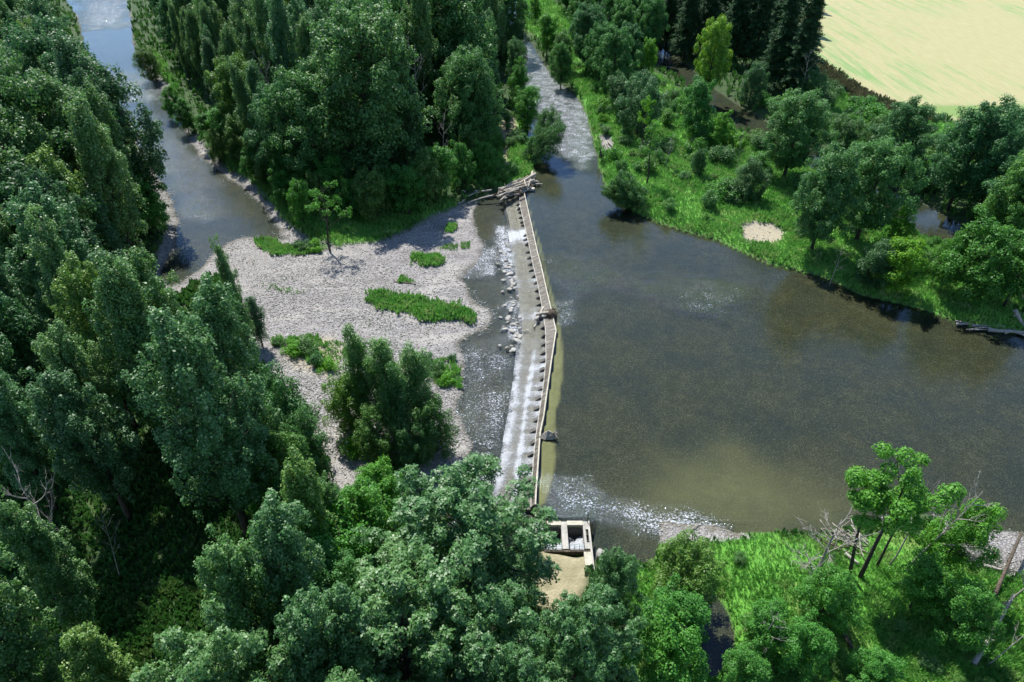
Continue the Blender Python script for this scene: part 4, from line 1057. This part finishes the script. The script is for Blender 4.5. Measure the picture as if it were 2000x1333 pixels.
print('TREES', NT_['n'], n1, n2, n3, n4)

# --- bushes on the banks
BANK = GP([(1110,110),(1165,235),(1185,300),(1200,350),(1290,415),(1400,455),(1500,500),(1600,530),(1700,560),(1850,600),(1960,630),(1980,570),(1880,520),(1800,462),(1740,420),(1640,362),(1560,330),(1500,290),(1430,260),(1380,228),(1290,165),(1200,130)],.9)
FAR = GP([(1520,232),(1600,270),(1700,330),(1780,360),(1860,400),(1900,340),(1850,280),(1780,240),(1700,225),(1620,190),(1570,160),(1480,200)],.9)
MEAD = GP([(1240,1110),(1300,1060),(1440,1055),(1700,1100),(1900,1130),(2050,1150),(2100,1500),(1260,1500),(1240,1250)],.9)
nb = 0
def bushes(poly, n, hr, lab, grp, tints, dens=None, mind=1.8, kinds=(0, 1, 2)):
    global nb
    mn, mx = poly.min(0), poly.max(0); tries = 0; c = 0
    while c < n and tries < n*40:
        tries += 1; x = RS.uniform(mn[0], mx[0]); y = RS.uniform(mn[1], mx[1])
        if not inside(poly, x, y): continue
        if any((x-a)**2+(y-b)**2 < mind**2 for a, b in placed): continue
        z, q = zones(np.array([x]), np.array([y]))
        if q['s'][0] < 1.0 or q['gravel'][0] > .4: continue
        if dens is not None and RS.uniform() > dens(x, y): continue
        i = RS.randint(len(tints)); hh = RS.uniform(*hr)
        size = 'small' if hh < (hr[0]*.6+hr[1]*.4) else 'large'
        plant('bush', kinds[RS.randint(len(kinds))], x, y, hh, lab % (size, tints[i][1]), grp, tints[i][0], RS.uniform(.8, 1.3), z=float(z[0])); c += 1
TB = [((1.1, 1.1, 1), 'green'), ((.85, .92, .9), 'dark green'), ((1.25, 1.15, .8), 'light green'), ((1.1, 1.05, 1.1), 'greyish')]
bdens = lambda x, y: .25+.75*sstep(.35, .6, vnoise(x, y, 12, 50))
bushes(BANK, 115, (1.4, 4.6), '%s %s bank bush, @', 'bushes on the grass bank', TB, bdens)
bushes(FAR, 60, (1.8, 4.5), '%s %s field bush, @', 'bushes between the channel and the field', TB)
bushes(MEAD, 30, (.8, 1.8), '%s %s meadow bush, @', 'bushes in the near meadow', TB[:1]+TB[2:3])
bushes(GP([(900,330),(950,352),(1000,345),(1035,330),(1025,250),(990,240),(960,250)],.9), 12, (1.5, 3), '%s %s bush by the trail, @', 'bushes by the trail', TB)
# bushes tight to the pool's far bank, and islands of growth on the bar
for i, (px, py, h) in enumerate([(600,490,2.2),(618,488,2.0),(580,485,1.6),(600,690,2.4),(575,690,2.0),(620,712,2.2),(545,675,1.4),(640,720,1.8),(835,715,2.4),(850,730,2.0),(870,745,1.6),(885,705,1.4),(760,920,2.5),(700,880,2.4),(850,860,2.6),(820,890,2.4)]):
    x, y = base_at(px, py)
    plant('bush', i, x, y, h, 'low %s gravel bar bush, @' % (('green', 'yellow-green', 'dark')[i % 3]), 'bushes on the gravel bar', ((1,1,.9),(1.5,1.4,.7),(.7,.8,.8))[i % 3], 1.1)

# ------------------------------------------------------------------ grass
def tufts(P, size, nblade=5, rs=RS, lean=.55, wide=.12):
    N = len(P); Vs = []
    size = np.asarray(size).reshape(-1, 1)
    for j in range(nblade):
        a = rs.uniform(0, 6.28, (N, 1)); d = np.concatenate([np.cos(a), np.sin(a), np.zeros((N, 1))], 1)
        s = np.concatenate([-np.sin(a), np.cos(a), np.zeros((N, 1))], 1)
        ln = rs.uniform(.15, 1.0, (N, 1))*lean; hgt = rs.uniform(.6, 1.15, (N, 1))
        b = P+d*size*.15; tip = P+(d*ln+np.array([0, 0, 1])*hgt)*size
        mid = (b*.5+tip*.5)+np.array([0, 0, .12])*size
        Vs.append(np.stack([b, mid+s*size*wide, tip, mid-s*size*wide], 1))
    V = np.stack(Vs, 1).reshape(-1, 3); return V, np.arange(len(V)).reshape(-1, 4)
flat = lambda a: a.reshape(-1)
gx, gy, gz = flat(XX), flat(YY), flat(Z)
core_ok = (np.abs(flat(UU)) < 1.15) & (gy > 18) & (gy < 400)
L0 = np.where(flat(Q['right']), 0, LD)
gw = flat(Q['grass'])*core_ok*(sdist(BAND, gx, gy) < 0)*(flat(Q['field']) < .3)*(flat(Q['strip']) < .5)*(flat(Q['trail']) < .4)*(gz > L0+.10)*(~flat(Q['dam']))
def scatter(weight, n):
    w_ = weight/weight.sum(); i = RS.choice(len(w_), n, p=w_)
    st = 2.4*hw(gy[i])/560
    x = gx[i]+RS.uniform(-.5, .5, n)*st; y = gy[i]+RS.uniform(-.5, .5, n)*np.maximum(.22, gy[i]*.0075)
    return np.stack([x, y, gz[i]-.03], -1), i
P, i = scatter(gw*(gy < 60), 42000); V, F = tufts(P, .38*RS.uniform(.5, 1.5, len(P))*(.7+.7*vnoise(P[:, 0], P[:, 1], 2.5, 12)), 6, wide=.075)
tag(obj('meadow_grass', np_mesh('meadow_grass', V, F, M['grass'])), kind='stuff', label='tall bright grass covering the near meadow', cat='grass')
P, i = scatter(gw*(gy >= 60), 74000); V, F = tufts(P, (.36+P[:, 1]/500)*RS.uniform(.5, 1.5, len(P))*(.6+.9*vnoise(P[:, 0], P[:, 1], 4, 12)), 5, wide=.10)
tag(obj('bank_grass', np_mesh('bank_grass', V, F, M['grass'])), kind='stuff', label='bright green grass on the river banks', cat='grass')
fw = (1-flat(Q['grass']))*(1-flat(Q['gravel']))*core_ok*(flat(Q['field']) < .1)*(flat(Q['strip']) < .5)*(flat(Q['dry']) < .3)*(flat(Q['trail']) < .2)*(gz > L0+.25)*(~flat(Q['dam']))
P, i = scatter(fw*(1+1.5*(gy < 110)), 60000); V, F = tufts(P, np.where(P[:, 1] < 75, .6, .7+P[:, 1]/300)*RS.uniform(.5, 1.5, len(P)), 5, wide=.2)
tag(obj('undergrowth', np_mesh('undergrowth', V, F, M['undergrowth'])), kind='stuff', label='dark leafy undergrowth on the forest floor', cat='undergrowth')
sw = flat(Q['strip'])*core_ok
P, i = scatter(sw, 2500); V, F = tufts(P, .9*RS.uniform(.5, 1.4, len(P)), 5, wide=.15)
M['strip'] = grass_mat('dry_weeds', (.07,.08,.035), (.12,.12,.06), (.19,.18,.09))
tag(obj('dry_weeds', np_mesh('dry_weeds', V, F, M['strip'])), kind='stuff', label='brown dry weeds in the strip along the hay field', cat='weeds')
# grass islands on the gravel bar
ISL = [([(715,578),(760,575),(810,585),(850,590),(900,600),(930,622),(925,633),(880,625),(830,628),(790,610),(740,608),(716,595)], 'longest island of tall grass in the middle of the gravel bar', 1500, .85),
       ([(490,462),(530,466),(570,480),(620,482),(625,497),(580,500),(540,502),(510,488)], 'curved strip of grass at the left shore of the gravel bar', 900, .7),
       ([(803,505),(830,498),(862,498),(868,512),(850,520),(815,522)], 'oval grass island near the upper right of the gravel bar', 420, .7),
       ([(872,438),(885,436),(892,446),(885,454),(873,452)], 'small round grass tuft nearest the weir top', 140, .7),
       ([(855,485),(880,478),(895,478),(890,486),(865,490)], 'flat yellowish grass patch above the oval island', 140, .4),
       ([(900,476),(912,472),(920,474),(915,484),(902,484)], 'tiny grass patch close to the lower pool', 100, .45),
       ([(780,545),(800,542),(812,550),(800,556),(782,556)], 'little grass tuft on a driftwood heap', 120, .6),
       ([(850,745),(880,735),(900,738),(904,755),(870,757)], 'grass at the shore right of the willow clump', 240, .6),
       ([(840,705),(865,700),(895,720),(898,735),(860,735),(842,722)], 'weedy patch at the right of the willow clump', 260, .7),
       ([(560,668),(600,660),(625,670),(632,705),(600,712),(570,695)], 'weedy mound left of the willow clump', 380, .75),
       ([(630,672),(680,675),(690,700),(650,720),(632,705)], 'dry yellowish weeds beside the willow clump', 240, .5),
       ([(515,560),(545,565),(570,575),(600,578),(598,581),(560,580),(525,568)], 'sparse line of young plants across the bar', 70, .35),
       ([(532,666),(548,664),(556,672),(548,680),(534,677)], 'small round tuft left of the weedy mound', 110, .55)]
for pts, lab, n, sz in ISL:
    poly = GP(pts, LD+.45); mn, mx = poly.min(0), poly.max(0)
    x = RS.uniform(mn[0], mx[0], n*4); y = RS.uniform(mn[1], mx[1], n*4)
    ok = sdist(poly, x, y)+(vnoise(x, y, 1.2, 5)-.5)*1.7+RS.normal(size=len(x))*.22 > 0; x, y = x[ok][:n], y[ok][:n]
    z = np.array(zones(x, y)[0]); sz_ = sz*RS.uniform(.6, 1.3, len(x))*(.6+.7*vnoise(x, y, 1.5, 8))
    c = poly.mean(0); zc = float(z.mean())
    V, F = tufts(np.stack([x-c[0], y-c[1], z-zc-.03], -1), sz_, 6, wide=.10)
    tag(obj('grass_patch', np_mesh('grass_patch', V, F, M['grass']), loc=(c[0], c[1], zc)), lab, 'grass', kind='stuff' if 'sparse' in lab else None)

# thin weeds scattered over the bar
ww = flat(Q['gravel'])*core_ok*(gz > LD+.35)*(gx < -2)*(gy < 150)*sstep(.5, .72, fbm(gx, gy, 7, 91))
P, i = scatter(ww, 900); V, F = tufts(P, .28*RS.uniform(.5, 1.6, len(P)), 4, wide=.10)
tag(obj('bar_weeds', np_mesh('bar_weeds', V, F, M['undergrowth'])), kind='stuff', label='thin scattered weeds on the gravel bar', cat='weeds')
# ------------------------------------------------------------------ stones
import bmesh
def rock_mesh(seed, sub=1):
    bm = bmesh.new(); bmesh.ops.create_icosphere(bm, subdivisions=sub, radius=.5); rs = np.random.RandomState(seed)
    ax = unit(rs.normal(size=(6, 3))); dd = rs.uniform(.28, .46, 6)
    for v in bm.verts:
        c = np.array(v.co)
        for a, d in zip(ax, dd):
            e = c.dot(a)-d
            if e > 0: c = c-a*e*.85
        v.co = c*np.array([1.0, .8, .62])*rs.uniform(.94, 1.06)
    me = bpy.data.meshes.new('boulder'); bm.to_mesh(me); bm.free(); me.materials.append(M['rock']); return me
ROCKS = [rock_mesh(i, 2) for i in range(6)]
def boulder(x, y, z, s, lab, grp=None):
    lab = lab.replace('@', spot(x, y, z))
    o = obj('boulder', ROCKS[RS.randint(6)], loc=(x, y, z)); o.scale = (s*RS.uniform(.8, 1.3), s*RS.uniform(.8, 1.2), s*RS.uniform(.7, 1.1)); o.rotation_euler = (RS.uniform(-.3, .3), RS.uniform(-.3, .3), RS.uniform(0, 6.28))
    tag(o, lab, 'boulder', grp); return o
for k in range(80):
    py = RS.uniform(462, 695) if k > 18 else RS.uniform(478, 600)
    y = G(1000, py, LD)[1]; x = at_y(LIP, y)-abs(RS.normal())*1.3-.1
    boulder(x, y, LD+RS.uniform(-.05, .12), RS.uniform(.35, 1.1), 'pale boulder in the row along the downstream edge of the weir apron', 'boulders along the weir apron')
for px, py, s, lab in [(1010,665,1.7,'largest pale boulder at the apron edge, nearest below the bend of the crest'),(1010,655,1.3,'second large boulder touching the largest one from behind'),(1021,636,1.4,'boulder washed by foam beside the apron'),(985,645,1.2,'dark round boulder alone in the lower pool'),(1176,1085,1.6,'pale boulder on the shore just right of the intake'),(905,385,1.2,'boulder under the long bent driftwood'),(952,384,1.1,'boulder at the foot of the log jam'),(930,384,1.0,'boulder between the two others under the driftwood')]:
    x, y = G(px, py, 0 if px > 1100 else LD); boulder(x, y, hz(x, y)+.25, s, lab)
# cobbles: too many to count
ico = bmesh.new(); bmesh.ops.create_icosphere(ico, subdivisions=1, radius=.5); ico.verts.ensure_lookup_table()
IV = np.array([v.co[:] for v in ico.verts]); IF = np.array([[v.index for v in f.verts] for f in ico.faces]); ico.free()
def cobbles(name, P, S, lab):
    N = len(P); a = RS.uniform(0, 6.28, N); sc3 = np.stack([S*RS.uniform(.8, 1.4, N), S*RS.uniform(.7, 1.1, N), S*RS.uniform(.4, .75, N)], -1)
    V = IV[None]*sc3[:, None, :]*RS.uniform(.85, 1.15, (N, len(IV), 1)); c, s_ = np.cos(a)[:, None], np.sin(a)[:, None]
    V = np.stack([V[..., 0]*c-V[..., 1]*s_, V[..., 0]*s_+V[..., 1]*c, V[..., 2]], -1)+P[:, None, :]
    F = (IF[None]+(np.arange(N)*len(IV))[:, None, None]).reshape(-1, 3)
    tag(obj(name, np_mesh(name, V.reshape(-1, 3), F, M['rock'])), kind='stuff', label=lab, cat='stones')
cw_ = flat(Q['gravel'])*core_ok*(gz > L0-.12)*(~flat(Q['dam']))*(gy < 230)*(.25+sstep(.4, .65, fbm(gx, gy, 9, 60)))
P, i = scatter(cw_, 15000); cobbles('cobbles', P+np.array([0, 0, .05]), .12+.20*RS.uniform(0, 1, len(P))**3+P[:, 1]/1600, 'loose pale cobbles strewn over the gravel bars')

# ------------------------------------------------------------------ logs and driftwood
def log(p0, p1, r, lab, grp=None, mat='log', bend=.0, n=8, name='log', stub=2):
    lab = lab.replace('@', spot(*((Vector(p0)+Vector(p1))/2)))
    a = Vector(p0); b = Vector(p1); mb = MB(); L = (b-a).length; side = (b-a).cross(Vector((0, 0, 1))).normalized()
    pts = []
    for i in range(7):
        t = i/6; pts.append((b-a)*t+side*(bend*L*math.sin(math.pi*t))+Vector((0, 0, RS.uniform(-.03, .03))))
    mb.tube(pts, [r*(1.1-.45*i/6)*RS.uniform(.93, 1.07) for i in range(7)], n)
    for k in range(stub):
        t = RS.uniform(.3, .9); q = (b-a)*t+side*(bend*L*math.sin(math.pi*t)); d = Vector((RS.normal(), RS.normal(), abs(RS.normal()))).normalized()
        mb.tube([q, q+d*r*3.2], [r*.32, r*.15], 5)
    o = obj(name, mb.mesh(name, M[mat], True), loc=p0); tag(o, lab, 'log', grp); return o
def at3(px, py, z): x, y = G(px, py, z); return (x, y, z)
log(at3(1046,340,1.6), at3(977,381,.1), .30, 'longest pale log lying diagonally across the top of the log jam')
log(at3(1040,336,1.2), at3(1032,366,.9), .24, 'short pale log sticking up at the back of the log jam')
log(at3(1044,352,1.1), at3(985,372,.7), .24, 'long log parallel below the longest one in the jam')
for k in range(64):
    px = RS.uniform(984, 1046); py = 378-(px-988)*.45+RS.uniform(-12, 9); a = RS.uniform(-.75, .15) if k % 3 else RS.uniform(-1.8, 1.8); L = RS.uniform(2, 5.5)
    x, y = G(px, py, .6); z = RS.uniform(.1, 1.1); d = (math.cos(a+1.2)*L/2, math.sin(a+1.2)*L/2)
    log((x-d[0], y-d[1], z), (x+d[0], y+d[1], z+RS.uniform(-.3, .5)), RS.uniform(.10, .24), 'bleached log jumbled in the pile at the far end of the weir', 'logs of the log jam', 'log' if k % 4 else 'logdark', RS.uniform(-.05, .05))
x0_, y0_ = G(975, 379, -.2)
log(at3(975,380,.1), at3(912,397,-.5), .20, 'long grey driftwood pole beside the shaded pool left of the log jam', bend=.06)
log(at3(913,384,.0), at3(884,400,-.6), .20, 'bent driftwood limb at the far left of the jam', bend=-.18)
log(at3(960,372,.2), at3(912,385,.0), .18, 'driftwood limb under the forest edge, behind the long grey pole', bend=.12)
for (a, b, lab) in [((1181,277),(1187,291),'left white log of the three on the grass bank'),((1184,275),(1190,290),'middle white log of the three on the grass bank'),((1187,274),(1198,287),'right white log of the three on the grass bank')]:
    x, y = G(*a, .9); z = hz(x, y)+.5; x2, y2 = G(*b, .9); log((x, y, z), (x2, y2, hz(x2, y2)+.3), .2, lab, mat='dead')
x, y = base_at(1178, 320); log((x, y, hz(x, y)-.3), (x-1.0, y+.6, hz(x, y)+3.6), .22, 'short dark broken stump standing at the water edge of the grass bank', mat='logdark')
log(at3(588,664,LD+1.3), at3(617,693,LD+.8), .18, 'pale log lying on the weedy mound on the gravel bar')
log(at3(770,552,LD+.6), at3(812,556,LD+.6), .2, 'dark log under the little grass tuft on the bar', mat='logdark')
log(at3(757,540,LD+.6), at3(782,553,LD+.5), .09, 'thin curved branch left of the dark log on the bar', bend=.1)
log(at3(1510,535,-.40), at3(1642,551,-.08), .13, 'long sunken log just under the water off the grass bank', mat='logdark', stub=0)
log(at3(1048,625,-.1), at3(1062,600,-.4), .22, 'pale log stuck on the apron below the root ball', mat='log')
log(at3(1043,640,-.7), at3(1052,625,-.6), .13, 'small stick caught on the apron among foam')
log(at3(1022,648,-.7), at3(1032,643,-.6), .10, 'short thin stick at the apron edge')
for k in range(16):
    px = RS.uniform(1905, 2000); py = 640+RS.uniform(-8, 8); a = RS.uniform(-.8, .6); L = RS.uniform(2, 6); x, y = G(px, py, .3)
    log((x-math.cos(a)*L/2, y-math.sin(a)*L/2, .15), (x+math.cos(a)*L/2, y+math.sin(a)*L/2, RS.uniform(.3, 1.2)), RS.uniform(.07, .2), 'bleached driftwood log, @', 'driftwood tangle at the right edge', 'dead', RS.uniform(-.1, .1))
log(at3(1930,645,.3), at3(2010,650,.4), .28, 'thickest pale trunk lying low in the right edge driftwood', mat='dead')
log(at3(1982,605,2.8), at3(2000,640,.5), .3, 'pale leaning trunk above the right edge driftwood', mat='dead')
# brush pile by the near shore
for k in range(46):
    px = RS.uniform(1600, 1680); py = RS.uniform(1035, 1075)+(px-1600)*.15; a = RS.normal()*.5+2.6; L = RS.uniform(1.2, 3.4); x, y = G(px, py, .5); z = hz(x, y)
    log((x-math.cos(a)*L/2, y-math.sin(a)*L/2, z+.1), (x+math.cos(a)*L/2, y+math.sin(a)*L/2, z+RS.uniform(.3, 1.5)), RS.uniform(.03, .08), 'bare branch in the brown brush pile at the near shore', 'branches of the brush pile', ('dead', 'log', 'logdark')[k % 3], RS.uniform(-.15, .15), 5)
for (a, b, lab) in [((1640,1230),(1672,1285),'mossy fallen trunk in the near meadow'),((1900,1300),(1960,1190),'grey fallen trunk leaning in the lower right meadow'),((1930,1190),(1975,1070),'leaning dark trunk close to the right edge shore'),((1650,1085),(1675,1105),'short thick log below the brush pile'),((1345,1040),(1372,1022),'thin stick lying on the near gravel strip'),((1920,1108),(1960,1118),'log at the small side water by the right gravel strip'),((1905,1062),(1925,1060),'small stick on the right gravel strip')]:
    x, y = base_at(*a); x2, y2 = base_at(*b); z = hz(x, y); z2 = hz(x2, y2)
    log((x, y, z+.25), (x2, y2, z2+(2.4 if 'leaning' in lab else .3)), .2 if 'thin' not in lab and 'stick' not in lab else .06, lab, mat='logdark' if 'dark' in lab or 'mossy' in lab else 'dead')
for (px, py, h, lab) in [(1898,395,6,'pale broken stub trunk in the shade of the dark trees at the right')]:
    x, y = base_at(px, py); log((x, y, hz(x, y)-.3), (x+.1, y, hz(x, y)+h), .2, lab, mat='dead')

# root ball and stump caught on the crest
def root_ball():
    x, y = G(1077, 612, .4); e = empty('root_ball', (x, y, .1)); tag(e, 'dark tangled root ball caught on the crest at the middle of the weir', 'root ball')
    mb = MB(); rs = np.random.RandomState(5)
    for k in range(90):
        d = unit(rs.normal(size=3)); d[2] = abs(d[2])*.8; p0 = d*.35; p1 = d*rs.uniform(.75, 1.25)+rs.normal(size=3)*.25
        mb.tube(bent(p0, p1, 3, .05, rs), [.09, .06, .045, .02], 4, False)
    obj('roots', mb.mesh('roots', M['logdark'], True), parent=e)
    mb = MB(); mb.tube([(0, 0, -.2), (.05, 0, .35), (0, .1, .75)], [.8, .72, .3], 12); obj('root_core', mb.mesh('root_core', M['logdark'], True), parent=e)
    mb = MB(); mb.tube([(-.3, 0, .3), (-1.4, .2, .15), (-2.4, .1, -.1)], [.3, .24, .2], 9); obj('trunk', mb.mesh('trunk', M['log'], True), parent=e)
root_ball()
def stump():
    x, y = G(1068, 852, .2); e = empty('stump', (x, y, .05)); tag(e, 'pale split stump lying across the crest near the big tree', 'stump')
    mb = MB(); mb.v = [Vector(p) for p in [(-1.15,-.15,.0),(-.2,-.5,.0),(.95,-.4,-.1),(1.15,.1,-.05),(.6,.55,.0),(-.5,.4,.05),(-.7,-.02,.35),(.1,.15,.95),(.75,.05,.62),(.3,.42,.7),(-.25,.3,.55)]]
    mb.f = [(0,1,6),(1,2,8,7),(1,7,6),(2,3,8),(3,4,9,8),(7,8,9),(4,5,10,9),(7,9,10),(6,7,10),(5,0,6,10),(5,4,3,2,1,0)]
    obj('wood', mb.mesh('wood', M['log'], fix=True), parent=e)
    rs = np.random.RandomState(8); mb = MB()
    for k in range(22):
        p = np.array([rs.uniform(.3, 1.0), rs.uniform(-.3, .3), rs.uniform(.2, .7)]); mb.tube([tuple(p), tuple(p+np.array([rs.uniform(.2, .5), rs.normal()*.3, rs.normal()*.25]))], [.06, .015], 4)
    obj('roots', mb.mesh('roots', M['dead'], True), parent=e)
stump()

# ------------------------------------------------------------------ tell apart what still shares a label, by place from left to right
from collections import defaultdict
bpy.context.view_layer.update()
dd = defaultdict(list)
for o in bpy.data.objects:
    if o.parent is None and 'label' in o and 'category' in o: dd[o['label']].append(o)
ORD = ['leftmost', 'second from left', 'third from left', 'fourth from left', 'fifth from left', 'sixth from left', 'seventh from left', 'eighth from left', 'ninth from left', 'tenth from left']
def rank(os_, pre):
    os_.sort(key=lambda o: proj(o.location.x, o.location.y, o.location.z)[0])
    n = len(os_)
    for k, o in enumerate(os_):
        if n == 1: r = pre.strip(', ') or ''
        else: r = pre+('rightmost' if k == n-1 else ORD[min(k, 9)])
        o['label'] = o['label']+(', '+r if r else '')
SAME = ('logs of the log jam', 'branches of the brush pile', 'boulders along the weir apron', 'driftwood tangle at the right edge')
for lab, os_ in dd.items():
    if len(os_) < 2 or os_[0].get('group') in SAME: continue
    if len(os_) > 5:
        os_.sort(key=lambda o: o.location.y); h = len(os_)//2
        rank(os_[:h], 'near row, '); rank(os_[h:], 'back row, ')
    else: rank(os_, '')
